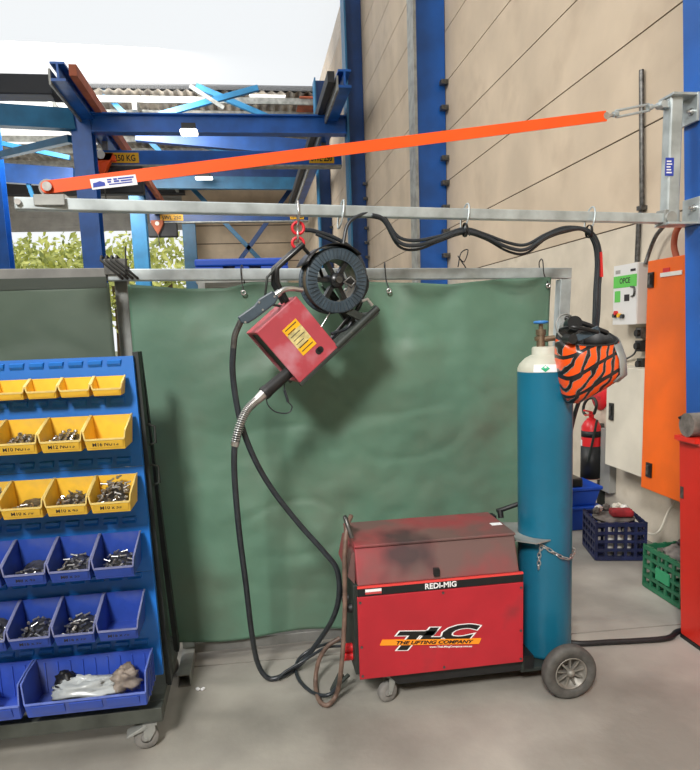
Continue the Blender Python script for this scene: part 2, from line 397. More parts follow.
# left column line
def lcol(pxl, pxr, py, y, ztop, m, label):
    x0 = PY(pxl, py, y).x; x1 = PY(pxr, py, y).x
    t = thing('steel_column', ((x0+x1)/2, y, 0), label, 'column')
    k = MB(); k.bb(x0, x1, y-.02, y, 0, ztop); k.build('flange', m, t)
    k = MB(); k.bb(x0, x1, y+.4, y+.42, 0, ztop); k.build('flange', m, t)
    k = MB(); k.bb((x0+x1)/2-.02, (x0+x1)/2+.02, y, y+.4, 0, ztop); k.build('web', m, t)
    k = MB(); k.bb(x0-.04, x1+.06, y-.06, y+.46, ztop-.05, ztop); k.build('cap_plate', m, t)
    return (x0+x1)/2
ZT = PY(80, 112, Y3).z
lx = lcol(73, 93, 150, Y3, ZT, 'blue_steel', 'bright blue column under the big crossbeam at left, nearest of the left row')
lcol(129, 144, 200, 23.4, PY(135, 166, 23.4).z, 'teal_steel', 'teal blue column second in the left row, behind the strap sticker')
lcol(183, 196, 240, 34, PY(190, 205, 34).z, 'teal_steel', 'far teal column beside the open roller door')
lcol(-12, 5, 220, 20, PY(0, 120, 20).z, 'blue_steel', 'blue column cut by the left edge of the view')
# crossbeams
q0 = PY(92, 122, Y3+.05); q1 = PY(346, 129, Y3+.05); zc = (q0.z+q1.z)/2
beam('crossbeam', (q0.x, Y3, zc), (PY(346, 129, Y3).x-.01, Y3, zc), .3, .40, 'blue_steel', 'bright blue crossbeam spanning from the left column to the wall column', ibeam=True)
q0 = PY(-30, 114, Y3-1); q1 = PY(72, 120, Y3)
beam('crossbeam', q0, q1, .25, .42, 'teal_steel', 'teal crossbeam running out of view left of the first column')
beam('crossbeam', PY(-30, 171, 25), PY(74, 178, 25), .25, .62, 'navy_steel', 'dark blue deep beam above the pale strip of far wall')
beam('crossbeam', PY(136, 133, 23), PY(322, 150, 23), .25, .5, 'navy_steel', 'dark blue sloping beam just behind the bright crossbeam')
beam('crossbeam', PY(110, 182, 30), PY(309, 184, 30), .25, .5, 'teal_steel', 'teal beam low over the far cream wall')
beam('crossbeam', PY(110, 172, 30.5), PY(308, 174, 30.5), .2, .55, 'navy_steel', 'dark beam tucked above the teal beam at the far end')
# braces
for (a, c, w, m, l) in (
    ((-20, 160, 20), (71, 139, Y3+.2), .16, 'teal_steel', 'teal brace rising to the left column from the left edge'),
    ((-10, 141, 24), (70, 158, 24), .14, 'teal_steel', 'teal brace sloping down behind the rising brace at left'),
    ((24, 172, 25), (34, 200, 25), .12, 'teal_steel', 'short teal strut under the deep beam at far left'),
    ((98, 86, 24), (160, 152, 24), .16, 'teal_steel', 'teal roof brace right of the copper coloured rail'),
    ((160, 115, 22), (258, 88, 22), .16, 'teal_steel', 'blue roof brace rising to the right above the crossbeam'),
    ((196, 86, 23), (270, 118, 23), .16, 'teal_steel', 'blue roof brace falling to the right above the crossbeam'),
    ((160, 133, 24), (232, 154, 24), .14, 'teal_steel', 'slim blue brace just under the bright crossbeam'),
    ((222, 158, 24), (282, 146, 24), .12, 'teal_steel', 'slim blue brace behind the girder near the white lamp'),
    ((190, 186, 33), (262, 262, 33), .2, 'teal_steel', 'cross brace on the far wall falling to the right'),
    ((300, 176, 33), (240, 260, 33), .2, 'navy_steel', 'cross brace on the far wall falling to the left'),
    ((224, 108, 21.5), (190, 86, 21.5), .1, 'galv_grey', 'short pale roof strut above the crossbeam middle')):
    beam('roof_brace', PY(*a), PY(*c), w, w, m, l, 'brace')
# crane runways along the hall
DHT = 6.35
def runway(px, py, y1, m0, label, side):
    q = PZ(px, py, DHT); x = q.x
    t = thing('crane_rail', (x, (q.y+y1)/2, DHT), label, 'rail')
    y0 = q.y-1.75
    k = MB(); k.bb(x-.13, x+.13, y0, y1, DHT, DHT+.05); k.bb(x-.02, x+.02, y0, y1, DHT+.05, DHT+.30); k.bb(x-.13, x+.13, y0, y1, DHT+.3, DHT+.34); k.build('rail_beam', m0, t)
    k = MB(); k.bb(x-.17, x-.13, y0, y1, DHT-.06, DHT+.22); k.build('side_channel', 'galv_grey', t)
    k = MB(); k.bb(x+.2*side, x+.34*side, y0, y1, DHT+.1, DHT+.3); k.build('conductor_bar', 'rust' if side > 0 else 'dark_steel', t)
    return x
xl = runway(82, 112, 30, 'blue_steel', 'crane rail overhead at left with a rust red conductor bar beside it', 1)
xr = runway(334, 116, 30, 'blue_steel', 'crane rail overhead at right, running beside the wall columns', -1)
def girder(pyc, yy, pxl, pxr, labels, lab, m='blue_steel'):
    z = PY(250, pyc, yy).z; x0 = PY(pxl, pyc, yy).x; x1 = PY(pxr, pyc, yy).x
    t = thing('crane_girder', ((x0+x1)/2, yy, z), lab, 'crane girder')
    k = MB(); k.bb(x0, x1, yy-.12, yy+.12, z-.17, z+.17); k.build('girder_beam', m, t, bevel=.01)
    k = MB(); k.bb(x0, x1, yy-.16, yy+.16, z-.21, z-.17); k.build('lower_flange', 'galv_grey', t)
    for (a, c, s) in labels:
        la = PY(a, pyc, yy-.125).x; lb = PY(c, pyc, yy-.125).x
        k = MB(); k.bb(la, lb, yy-.135, yy-.12, z-.13, z+.11); p = k.build('load_plate', 'yellow_label', t)
        text('load_text', s, .2, ((la+lb)/2, yy-.137, z-.08), (1, 0, 0), (0, 0, 1), 'black_print', p, off=.004, stretch=max(.3, (lb-la)*.9/(len(s)*.115)))
    for xx in (xl, xr):
        if x0-.3 < xx < x1+.3:
            k = MB(); k.bar((xx, yy, z+.17), (xx, yy, DHT+.02), .12, .1, (0, 1, 0)); k.build('hanger', 'galv_grey', t)
    return z
zg = girder(159, 17.6, 93, 341, ((95.5, 139, 'SWL 250 KG'), (309, 334, 'SWL 250')), 'blue crane girder with yellow load plates, hung across behind the orange strap')
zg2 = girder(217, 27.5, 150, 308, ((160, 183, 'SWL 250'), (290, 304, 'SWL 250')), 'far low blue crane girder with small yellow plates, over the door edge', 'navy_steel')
# orange hoist trolley on the girder
def hoist(px, py, yy, zt, s, lab):
    q = PY(px, py, yy); t = thing('chain_hoist', (q.x, yy, q.z), lab, 'hoist')
    k = MB(); k.prism([(q.x-.3*s, yy-.24, zt), (q.x+.3*s, yy-.24, zt), (q.x+.28*s, yy-.24, q.z), (q.x, yy-.24, q.z-.5*s), (q.x-.28*s, yy-.24, q.z)], (0, .195, 0)); k.build('hoist_plate', 'orange_bar' if s > .9 else 'rust', t, bevel=.02)
    k = MB(); k.cyl((q.x, yy-.26, q.z+.02), (q.x, yy-.24, q.z+.02), .1*s, n=16); k.build('hub_disc', 'white', t)
    k = MB(); k.bb(q.x-.5*s, q.x+.9*s, yy-.05, yy+.25, zt-.75*s, zt-.095*s); k.build('hoist_motor', 'dark_steel', t, bevel=.04)
    k = MB(); k.tube([(q.x, yy-.19, q.z-.45*s), (q.x+.03, yy-.19, q.z-1.1*s)], .02, 6); k.build('load_chain', 'steel_dark', t)
hoist(103, 158, 17.4, zg-.12, 1.0, 'orange hoist trolley hanging on the girder beside its yellow plate')
hoist(158, 225, 27.3, zg2-.15, .8, 'small dark hoist below the far girder over the trees')
for px, py, yy, l in ((189, 132, Y3-.7, 'white ceiling lamp under the bright blue crossbeam'), (204, 178, 29, 'white ceiling lamp lower down, under the far beams')):
    q = PY(px, py, yy); w = 8/660*yy
    t = thing('ceiling_lamp', q, l, 'lamp')
    k = MB(); k.bb(q.x-w, q.x+w, yy-.15, yy+.15, q.z-.06, q.z+.04); k.build('diffuser', 'lamp', t, bevel=.04)
    k = MB(); k.bb(q.x-w*.8, q.x+w*.8, yy-.1, yy+.1, q.z+.04, q.z+.16); k.build('housing', 'dark_steel', t)
q = PY(39, 171, FY-.2); k = MB(); k.lathe((q.x, FY-.02, q.z), (0, -1, 0), [(.001, 0), (.4, 0), (.45, .2), (.3, .5), (.001, .55)], 16)
tag(k.build('flood_light', 'dark_steel'), 'small dark round lamp fixed on the pale far wall at left', 'lamp')
q = PY(38, 90, 19.5); k = MB(); k.bb(q.x-1.6, q.x+.4, 19.2, 19.8, q.z-.2, q.z+.3); k.cyl((q.x+.4, 19.5, q.z-.1), (q.x+.9, 19.5, q.z-.1), .2)
tag(k.build('crane_motor', 'dark_steel', bevel=.03), 'dark crane motor high at the far left under the roof', 'motor')
# yard and trees beyond the roller door
b = MB(); b.bb(-60, 30, FY+.3, 80, -.12, -.02); struct(b.build('floor.001', 'grass'))
def tree(x, y, h, r, label, seed):
    rd = random.Random(seed); t = thing('tree', (x, y, 0), label, 'tree')
    k = MB(); k.tube([(x, y, 0), (x+.1, y, h*.35), (x, y, h*.6)], .25, 8, smoothpts=4); k.build('trunk', 'bark', t)
    k = MB()
    for i in range(1000):
        th = rd.uniform(0, 2*PI); ph = math.acos(rd.uniform(-1, 1)); rr = r*rd.uniform(.45, 1)
        p = Vector((x+rr*math.sin(ph)*math.cos(th), y+.8*rr*math.sin(ph)*math.sin(th), h*.62+h*.4*rr/r*math.cos(ph)))
        a = Vector((rd.gauss(0, 1), rd.gauss(0, 1), rd.gauss(0, 1))).normalized(); c = a.orthogonal().normalized(); s = rd.uniform(.18, .38)
        k.add([p-a*s, p-c*s*.5, p+a*s, p+c*s*.5], [(0, 1, 2, 3)])
    k.build('foliage', 'leaf', t)
for i, (px, h, r, yy, l) in enumerate(((8, 8, 4.2, 46, 'pale leafy tree at far left beyond the roller door'), (48, 9, 4.6, 50, 'leafy tree filling the door opening left of the blue column'), (112, 9, 4.6, 49, 'leafy tree between the two blue columns beyond the door'), (166, 8.5, 3.6, 46, 'leafy tree beside the far teal column beyond the door'), (80, 9, 4.5, 56, 'leafy tree set farther back beyond the door'))):
    tree(PY(px, 250, yy).x, yy, h, r, l, i)

# conduit on the right wall
k = MB(); k.tube([PX(641.5, 70, WX-.02), PX(642, 206, WX-.02), PX(638.5, 226, WX-.02), PX(637, 262, WX-.02)], .018, 8)
k.mi = 1; k.box(PX(642, 208, WX-.02), (.05, .06, .03))
tag(k.build('conduit', ['steel_dark', 'steel_dark']), 'thin grey conduit running down the cream wall above the green and white box', 'conduit')

# ================================================================== JIB COLUMN AND JIB
JC = thing('jib_column', (2.55, 3.1, 0), 'blue steel column at the right edge carrying the swing arm', 'column')
qa, qb = PY(684.5, 200, 3.17), PY(686.5, 437, 3.17); JT = qa.x+(qa.x-qb.x)/(qa.z-qb.z)*(2.1-qa.z); JS = (qa.x-qb.x)/(qa.z-qb.z)
def jx(z): return JT+(z-2.1)*JS
for xa, xb, ya, yb, nm in ((0, .022, 3.03, 3.17, 'flange'), (.58, .60, 3.03, 3.17, 'flange'), (.022, .58, 3.092, 3.108, 'web')):
    MB().prism([(jx(0)+xa, ya, 0), (jx(0)+xb, ya, 0), (jx(4.6)+xb, ya, 4.6), (jx(4.6)+xa, ya, 4.6)], (0, yb-ya, 0)).build(nm, 'blue_steel', JC)
jib = thing('jib_arm', (2.05, 3.1, 2.1), 'galvanised swing arm on the blue column with an orange tie strap', 'jib crane')
mt, mbm = PB(673.5, 96), PB(673.5, 226); mx, my = mt.x, mt.y
k = MB(); k.bb(mx-.033, mx+.033, my-.033, my+.033, mbm.z, mt.z); k.build('mast', 'galv', jib, bevel=.008)
for zz, nm in ((mt.z, 1), (mbm.z, -1)):
    k = MB()
    k.bb(mx-.04, jx(zz)-.001, my-.06, my+.06, zz-(.012 if nm > 0 else 0), zz+(.0 if nm > 0 else .012))
    k.bb(jx(zz)-.016, jx(zz)-.0005, my-.065, my+.065, zz-(.13 if nm > 0 else 0), zz+(0 if nm > 0 else .13))
    o = k.build('mount_bracket', 'galv', jib, bevel=.002)
    k = MB(); k.cyl((jx(zz)-.016, my-.03, zz-nm*.08), (jx(zz)-.03, my-.03, zz-nm*.08), .016, n=6); k.cyl((jx(zz)-.03, my-.03, zz-nm*.08), (jx(zz)-.045, my-.03, zz-nm*.08), .009, n=8); k.build('bolt', 'steel', o)
k = MB(); q = PB(671.5, 166, .045); k.bb(q.x-.022, q.x+.022, my-.0355, my-.033, q.z-.042, q.z+.042); o = k.build('rating_sticker', 'sticker_blue', jib)
k = MB()
for j in range(5): k.bb(q.x-.016, q.x+.012-.004*(j % 3), my-.0365, my-.0354, q.z-.03+.013*j, q.z-.024+.013*j)
k.build('sticker_print', 'white_print', o)
p0, p1 = PB(15, 204), PB(668, 218.8); zc = (p0.z+p1.z)/2
bl = Vector((p0.x, p0.y, p0.z)); br = Vector((mx-.02, my, p1.z))
k = MB(); k.bar(bl, br, .045, .045); k.build('boom', 'galv', jib, bevel=.005)
k = MB(); k.cyl(br-BN*.045, br+BN*.045, .03, n=16); k.prism([br+BD*-.03-BN*.032+Vector((0, 0, -.035)), br+BD*.06-BN*.032+Vector((0, 0, -.035)), br+BD*.06-BN*.032+Vector((0, 0, .04)), br+BD*-.03-BN*.032+Vector((0, 0, .04))], BN*.064); k.build('pivot_lug', 'galv_grey', jib, bevel=.004)
# tie lug on boom end, tie strap, turnbuckle
t0 = PB(48, 188); t1 = PB(604, 117)
lugb = PB(52, 203); lugb.z = bl.z+.02
k = MB(); k.prism([t0+BD*-.03-BN*.006, t0+BD*.03-BN*.006, lugb+BD*.07-BN*.006, lugb+BD*-.02-BN*.006], BN*.012); k.cyl(t0-BN*.006, t0+BN*.006, .032, n=16); k.build('tie_lug', 'galv_grey', jib)
k = MB(); q = PB(48, 200, .03); k.bb(q.x-.05, q.x+.06, q.y-.006, q.y, q.z-.02, q.z+.02)
k.build('boom_end_plate', 'galv_grey', jib, bevel=.012)
k = MB(); q = PB(18, 202, .027); k.cyl(q, q-BN*.01, .012, n=6); k.build('end_bolt', 'steel', jib)
tu = (t1-t0).normalized(); tn = BN.cross(tu)
if tn.z < 0: tn = -tn
k = MB(); k.bar(t0-BN*.014, t1-BN*.014, .008, .046, tn); k.cyl(t0-BN*.018, t0-BN*.010, .023, n=20); strap = k.build('tie_strap', 'orange_bar', jib)
k = MB(); k.cyl(t0-BN*.03, t0+BN*.012, .012, n=6); k.cyl(t0-BN*.034, t0-BN*.03, .017, n=12); k.build('strap_bolt', 'steel', jib)
# sticker on the strap
s0, s1 = PB(91, 184.5, .0185), PB(136.5, 179.5, .0185); sd = (s1-s0).normalized(); sup = tn
k = MB(); k.prism([s0-sup*.019, s1-sup*.019, s1+sup*.019, s0+sup*.019], BN*.0006); st = k.build('strap_sticker', 'sticker', jib)
def on(u, v, e=.0012): return s0+(s1-s0)*u+sup*v-BN*e
k = MB(); k.prism([on(.03, -.012), on(.30, -.010), on(.30, .002), on(.2, .009), on(.12, .005), on(.05, .004)], BN*.0008)
for (u0, u1, v0, v1) in ((.36, .46, .008, .013), (.5, .58, .007, .013), (.6, .95, .008, .013), (.36, .44, -.001, .005), (.5, .62, -.001, .005), (.65, .9, -.001, .004), (.38, .9, -.009, -.005)):
    k.prism([on(u0, v0), on(u1, v0), on(u1, v1), on(u0, v1)], BN*.0008)
k.build('sticker_print', 'sticker_blue', st)
te = PB(661, 105)
tb0, tb1 = PB(614, 114.5), PB(651, 107)
td = (te-t1).normalized(); tn2 = BN.cross(td); tn2 = tn2 if tn2.z > 0 else -tn2
tk = MB()
for s in (-1, 1): tk.tube([tb0+tn2*.002*s, tb0+td*.012+tn2*.014*s, tb1-td*.012+tn2*.014*s, tb1+tn2*.002*s], .006, 8)
tk.cyl(tb0-td*.005, tb0+td*.02, .014, n=10); tk.cyl(tb1-td*.02, tb1+td*.005, .014, n=10)
tbk = tk.build('turnbuckle', 'galv', jib)
k = MB(); k.tube([t1-td*.01, tb0+td*.02], .008, 8); k.cyl(t1-BN*.02, t1+BN*.012, .016, n=12); k.build('threaded_eye', 'steel', tbk)
k = MB(); k.tube([tb1-td*.02, te], .008, 8); k.cyl(te-BN*.022, te+BN*.022, .017, n=14); k.bar(te-BN*.018, Vector((mx-.03, my, te.z))-BN*.018, .006, .03); k.bar(te+BN*.018, Vector((mx-.03, my, te.z))+BN*.018, .006, .03); k.build('shackle', 'galv', tbk)

# rings on the boom that carry the cable bundle
def ring(px, lab):
    c = PB(px, 217); c.z = bl.z+(br.z-bl.z)*((c.x-bl.x)/(br.x-bl.x))-.012
    pts = []
    for i in range(24):
        a = 2*PI*i/24
        pts.append(c+BN*.036*math.cos(a)+Vector((0, 0, .058*math.sin(a)))+BD*.012*math.sin(a))
    k = MB(); k.tube(pts, .004, 8, closed=True); o = k.build('cable_ring', 'galv', origin=None); tag(o, lab, 'ring', 'rings on the swing arm'); return c
RG = [ring(341, 'steel ring on the swing arm right above the wire spool'), ring(465, 'steel ring on the swing arm left of the frame corner, middle of the cable swag'), ring(590, 'steel ring on the swing arm where the cables drop to the cylinder')]
# bundle of cables
base = [(372, 214), (384, 219), (398, 240), (416, 244), (440, 238), (464, 230.5), (485, 236), (508, 246), (526, 248), (546, 236), (566, 229), (586, 230), (596, 242), (599, 262), (597.5, 290), (596.5, 318)]
labs = ['uppermost black cable of the bundle swagged under the swing arm', 'grey black cable in the middle of the swagged bundle', 'thin black cable of the bundle hanging lowest in the swags']
offs = [(0, .010, .0075), (.014, -.004, .0085), (-.010, -.016, .006)]
for (o_, dz, r), lab in zip(offs, labs):
    pts = []
    for i, (x, y) in enumerate(base):
        p = PB(x, y, .012+o_)
        vert = i >= 11
        p.z += 0 if vert else dz*(1.5 if i in (2, 3, 7, 8) else .8); p.x += dz*1.0 if vert else 0
        pts.append(p)
    pts += [PY(593+600*dz*.1, 350, 3.06), PY(583+60*dz, 388, 3.06), PY(571+60*dz, 430, 3.07), PY(560+60*dz, 500, 3.08), Vector((1.135+o_, 3.06, .50+dz))]
    if o_ != .014:
        pts = [PB(343, 246, .03+o_), PB(347, 226, .02+o_), PB(356, 217, .02+o_)] + pts[0:]
    k = MB(); k.tube(pts, r, 8, smoothpts=6); tag(k.build('cable', 'cable'), lab, 'cable')
q = PB(465, 230, .02); k = MB(); k.lathe(q-Vector((.006, 0, 0)), (1, 0, 0), [(.03, 0), (.032, .006), (.03, .012)], 16); k.tube([q+Vector((0, -.03, 0)), q+Vector((.01, -.035, -.03))], .003)
tag(k.build('cable_tie', 'black_gloss'), 'black cable tie binding the bundle at the middle ring', 'cable tie')
q = PB(589, 231.5, .02); k = MB(); k.lathe(q-Vector((.006, 0, 0)), (1, 0, 0), [(.03, 0), (.032, .006), (.03, .012)], 16); k.tube([q+Vector((0, -.03, 0)), q+Vector((.012, -.036, -.025))], .003)
tag(k.build('cable_tie', 'black_gloss'), 'black cable tie binding the bundle at the drop to the cylinder', 'cable tie')
k = MB(); q0 = PB(600.5, 252, .03); q1 = PB(601.5, 277, .03); k.bar(q0, q1, .012, .012)
tag(k.build('cable_tag', 'red_print'), 'narrow red tag hanging on the vertical cable drop', 'tag')

# ================================================================== SCREENS
FYY = 3.30
def rail(a, c, w=.06, h=.054): return MB().bar(a, c, w, h)
# right screen frame
sf = thing('screen_frame', (.5, FYY, 0), 'tall steel tube frame carrying the big green curtain', 'frame')
ztop = 1.923; zL = 1.936
rail((-.64, FYY, zL), (1.655, FYY, ztop-.03)).build('top_rail', 'galv', sf, bevel=.004)
for xx, xt in ((-.40, -.42), (1.55, 1.625)):
    MB().prism([(xx-.03, FYY-.03, .06), (xx+.03, FYY-.03, .06), (xt+.03, FYY-.03, ztop-.06), (xt-.03, FYY-.03, ztop-.06)], (0, .06, 0)).build('post', 'galv', sf, bevel=.004)
rail((-.37, FYY-.01, .062), (1.52, FYY-.01, .062)).build('bottom_rail', 'galv_dull', sf, bevel=.004)
for xx in (-.40, 1.55):
    k = MB(); ya = 3.0 if xx < 0 else FYY+.031; k.bb(xx-.03, xx+.03, ya, FYY+.3, .001, .005)
    k.bb(xx-.03, xx+.03, ya, FYY+.3, .056, .06); k.bb(xx-.03, xx-.026, ya, FYY+.3, .005, .056); k.bb(xx+.026, xx+.03, ya, FYY+.3, .005, .056)
    k.build('foot', 'galv_grey', sf)
# left screen frame
lf = thing('screen_frame', (-1.4, 3.3, 0), 'steel tube frame at left behind the bin trolley, tied to the taller curtain frame', 'frame')
LX = -.60
rail((-2.6, 3.3, 1.965), (-.645, 3.3, 1.94)).build('top_rail', 'galv_dull', lf, bevel=.004)
k = MB(); k.bb(LX-.03, LX+.03, 3.36, 3.42, .06, 1.965); k.build('post', 'galv_grey', lf, bevel=.004)
k = MB(); k.bb(-2.6, -2.54, 3.27, 3.33, .06, 1.99); k.build('post', 'galv_grey', lf, bevel=.004)
k = MB(); k.bar((-.63, 3.39, .06), (-2.57, 3.3, .06), .06, .06); k.build('bottom_rail', 'galv_grey', lf)
for xx, yy in ((LX, 3.39), (-2.57, 3.3)):
    k = MB(); k.bb(xx-.03, xx+.03, yy-.3, yy+.3, 0, .06); k.build('foot', 'galv_grey', lf)
k = MB(); k.bb(-.66, -.57, 3.33, 3.42, 1.93, 1.96); k.build('corner_bracket', 'galv_grey', lf)
# curtains
def fold(x, z, amp, seed):
    p = Vector((x*.9+seed, z*1.1, seed)); d = noise.noise(p)*1.0+.5*noise.noise(p*2.3)+.24*noise.noise(p*6)+.1*noise.noise(p*13)+.22*max(0, .12-abs(noise.noise(Vector((x*1.6-z*1.1, z*2.6+x*.8, seed*2)))))/.12*.5
    d += .55*math.sin((x*.55+z*1.5+seed)*4.3+1.5*noise.noise(p*1.3))*.35
    return amp*d
def cur_top(x):                                # sagging hem between the ties
    pts = [(-.545, 1.888), (-.3, 1.862), (-.1, 1.858), (.02, 1.885), (.25, 1.875), (.55, 1.872), (.8, 1.862), (1.0, 1.85), (1.25, 1.87), (1.55, 1.872)]
    for (a, za), (c, zc_) in zip(pts, pts[1:]):
        if x <= c: return za+(zc_-za)*max(0, (x-a)/(c-a))
    return pts[-1][1]
def curt(u, v):
    x = -.548+2.07*u; zt = cur_top(x); zb = .108+.012*math.sin(x*9)
    z = zt+(zb-zt)*v
    ed = min(1, 4*u, 5*(1-u)+.15, 4*v+.25, 4*(1-v)+.1)
    return (x-.05*u*u*v, FYY-.07+fold(x, z, .05, 3.1)*ed+.018*math.sin(x*21+3*noise.noise((x*3, z*2, 0)))*max(0, 1-v*4)*.5, z)
cu = thing('welding_curtain', (.5, FYY-.05, .1), 'large green welding curtain hanging behind the red welder', 'curtain')
k = MB(); k.grid(curt, 150, 120); k.build('curtain_sheet', 'curtain', cu, solid=.002)
def tie(x, par, rx, zt, lab=None):
    k = MB(); z0 = cur_top(x)-.03 if par is cu else zt
    y0 = FYY-.075
    k.tube([(x, y0-.01, z0), (x-.006, FYY-.05, z0+.05), (x-.006, FYY-.036, ztop+.03), (x, FYY, ztop+.045), (x+.006, FYY+.036, ztop+.02), (x+.006, FYY-.01, z0+.02), (x, y0+.006, z0)], .003, 6, smoothpts=4)
    k.build('tie_wire', 'black', par)
    k = MB(); k.lathe((x, y0-.012, z0-.012), (0, -1, 0), [(.006, 0), (.006, .004), (.013, .004), (.013, 0)], 14); k.build('eyelet', 'steel', par)
for x in (-.02, .47, .68, 1.50): tie(x, cu, 0, 0)
tk = MB(); q = PY(464, 252, FYY-.05); tk.tube([PY(458, 267, FYY), PY(461, 253, FYY), PY(468, 250, FYY), PY(464, 262, FYY-.03), PY(458, 256, FYY-.03), PY(466, 268, FYY)], .003, 6, smoothpts=4); tk.build('loose_tie_end', 'black', cu)
cl = thing('welding_curtain', (-1.4, 3.26, .1), 'green welding curtain at left, coloured as if shaded, above the blue bin panel', 'curtain')
def curl(u, v):
    x = -2.5+1.87*u; z = 1.905-.02*math.sin(u*9)+(.12-1.925)*v
    return (x, 3.24+fold(x, z, .04, 8.7)*min(1, 4*(1-u)+.1, 4*v+.2), z)
k = MB(); k.grid(curl, 90, 80); k.build('curtain_sheet', 'curtain_shaded', cl, solid=.002)
k = MB(); k.bb(-2.5, -.64, 3.235, 3.245, 1.875, 1.925); k.build('hem_band', mat('curtain hem', (58, 66, 58), .7), cl)
# rope tying the two frames
k = MB()
for j in range(4):
    a = -.64+.045*j*.5; k.tube([(a-.02, 3.25, 2.0), (a+.03, 3.245, 1.955), (a+.07, 3.25, 1.915), (a+.05, 3.345, 1.935), (a, 3.345, 1.99), (a-.02, 3.27, 2.02)], .006, 6, closed=True)
k.tube([(-.555, 3.26, 1.93), (-.55, 3.24, 1.97), (-.545, 3.25, 2.06)], .004, 6, smoothpts=4)
tag(k.build('rope', mat('dark rope', (54, 54, 52), .9)), 'dark rope lashing the two frame rails together above the post', 'rope')
k = MB(); k.bb(LX-.05, LX+.055, 3.255, 3.265, 1.935, 2.005); k.bb(LX-.05, LX+.055, 3.265, 3.30, 2.003, 2.008)
tag(k.build('cloth_wrap', mat('grey wrap', (112, 112, 108), .9, var=.2, scale=20), bevel=.004), 'grey cloth wrap around the rail joint beside the rope', 'cloth')

# blue pallet on a rack behind the curtain
rk = thing('storage_rack', (.2, 4.2, 0), 'grey rack hidden behind the big green curtain, holding the blue pallet', 'rack')
px0, px1 = PY(195, 265, 4.0).x, PY(288, 265, 4.0).x; pzb = PY(240, 277, 4.0).z
for xx in (px0+.03, px1-.03):
    for yy in (4.0, 4.5): MB().bb(xx-.02, xx+.02, yy-.02, yy+.02, 0, pzb-.03).build('upright', 'galv_grey', rk)
MB().bb(px0, px1, 3.98, 4.52, pzb-.03, pzb).build('shelf', 'galv_grey', rk)
pl = thing('plastic_pallet', ((px0+px1)/2, 4.25, pzb), 'bright blue plastic pallet seen just over the curtain top rail', 'pallet')
pzt = PY(240, 259, 4.0).z; hh = pzt-pzb
MB().bb(px0, px1, 3.96, 4.54, pzt-hh*.42, pzt).build('deck', 'tub_blue', pl, bevel=.01)
for a, c in ((0, .3), (.42, .58), (.7, 1)):
    MB().bb(px0+(px1-px0)*a, px0+(px1-px0)*c, 3.97, 4.53, pzb, pzt-hh*.42).build('block', 'tub_blue', pl, bevel=.006)

# ================================================================== WIRE FEEDER
O = PY(300, 383, 2.74); an = math.radians(39)
yaw = Matrix.Rotation(math.radians(12), 4, 'Z'); FT = Matrix.Translation(O) @ yaw @ Matrix.Rotation(-an, 4, 'Y')
def FP(u, y, w): return FT @ Vector((u, y, w))
fd = thing('wire_feeder', FP(.2, .1, 0), 'tilted red wire feeder with a dark spool, hung from the swing arm', 'wire feeder')
k = MB(FT); k.bb(0.0, .225, 0, .012, 0, .275); k.build('door_panel', 'feeder_red', fd, bevel=.004)
k = MB(FT); k.bb(0, .225, .014, .2, .262, .275); k.bb(0, .225, .014, .2, 0, .012); k.bb(.213, .225, .014, .2, .012, .262); k.bb(0, .225, .19, .2, .012, .262); k.build('housing', 'feeder_red', fd, bevel=.003)
k = MB(FT); k.bb(.012, .03, .014, .188, .014, .26); k.build('front_panel', 'trolley_dark', fd)
k = MB(FT); k.bb(.085, .162, -.002, .001, .075, .21); lb = k.build('warning_label', 'yellow_label', fd)
k = MB(FT); k.bb(.085, .162, -.0032, -.0018, .112, .178); k.build('label_paper', mat('label paper', (206, 190, 128), .6, var=.2, scale=30), lb)
k = MB(FT)
for j in range(7): k.bb(.093, .154-.01*(j % 3), -.0036, -.0018, .09+.018*j, .093+.018*j)
k.build('label_print', 'ink', lb)
k = MB(FT); k.cyl((.118+.03, -.0024, .045), (.118+.03, .002, .045), .014, n=16); k.cyl((.128+.03, -.0024, .045), (.128+.03, .002, .045), .014, n=16); k.build('latch_hole', 'black', fd)
# base rail, spool support
k = MB(FT); k.bb(-.004, .46, .0, .02, -.016, .0); k.bb(-.004, .46, .18, .2, -.016, 0); k.bb(.22, .46, .02, .18, -.010, -.004); k.tube([(.22, .01, .004), (.47, .01, .004)], .016, 10); k.build('base_rail', 'trolley_dark', fd, bevel=.002)
sc_u, sc_w = .402, .210
k = MB(FT); k.prism([(.36, .15, -.005), (.40, .15, -.005), (.41, .15, sc_w), (.38, .15, sc_w)], (0, .02, 0)); k.bar((.40, .02, .0), (.36, .02, .085), .03, .02, (0, 1, 0)); k.build('spool_arm', 'trolley_dark', fd)
sp = MB(FT)
R0, R1 = .135, .086
def flange(y):
    sp.lathe((sc_u, y, sc_w), (0, 1, 0), [(R1, 0), (R0-.006, 0), (R0, .003), (R0, .008), (R0-.004, .012), (R1, .012), (R1, 0)], 48)
    for i in range(44):
        a = 2*PI*i/44; d = Vector((math.cos(a), 0, math.sin(a)))
        sp.bar(Vector((sc_u, y-.002, sc_w))+d*(R1+.006), Vector((sc_u, y-.002, sc_w))+d*(R0-.006), .003, .005, (0, 1, 0))
flange(0.0); flange(.10)
spool = sp.build('wire_spool', 'spool', fd)
k = MB(FT); k.lathe((sc_u, .012, sc_w), (0, 1, 0), [(R1, 0), (R0-.014, 0), (R0-.012, .044), (R0-.014, .088), (R1, .088), (R1, 0)], 40); k.build('wound_wire', 'wire_wound', spool)
k = MB(FT)
k.lathe((sc_u, -.012, sc_w), (0, 1, 0), [(.001, 0), (.03, 0), (.032, .01), (.032, .12), (.001, .12)], 24)
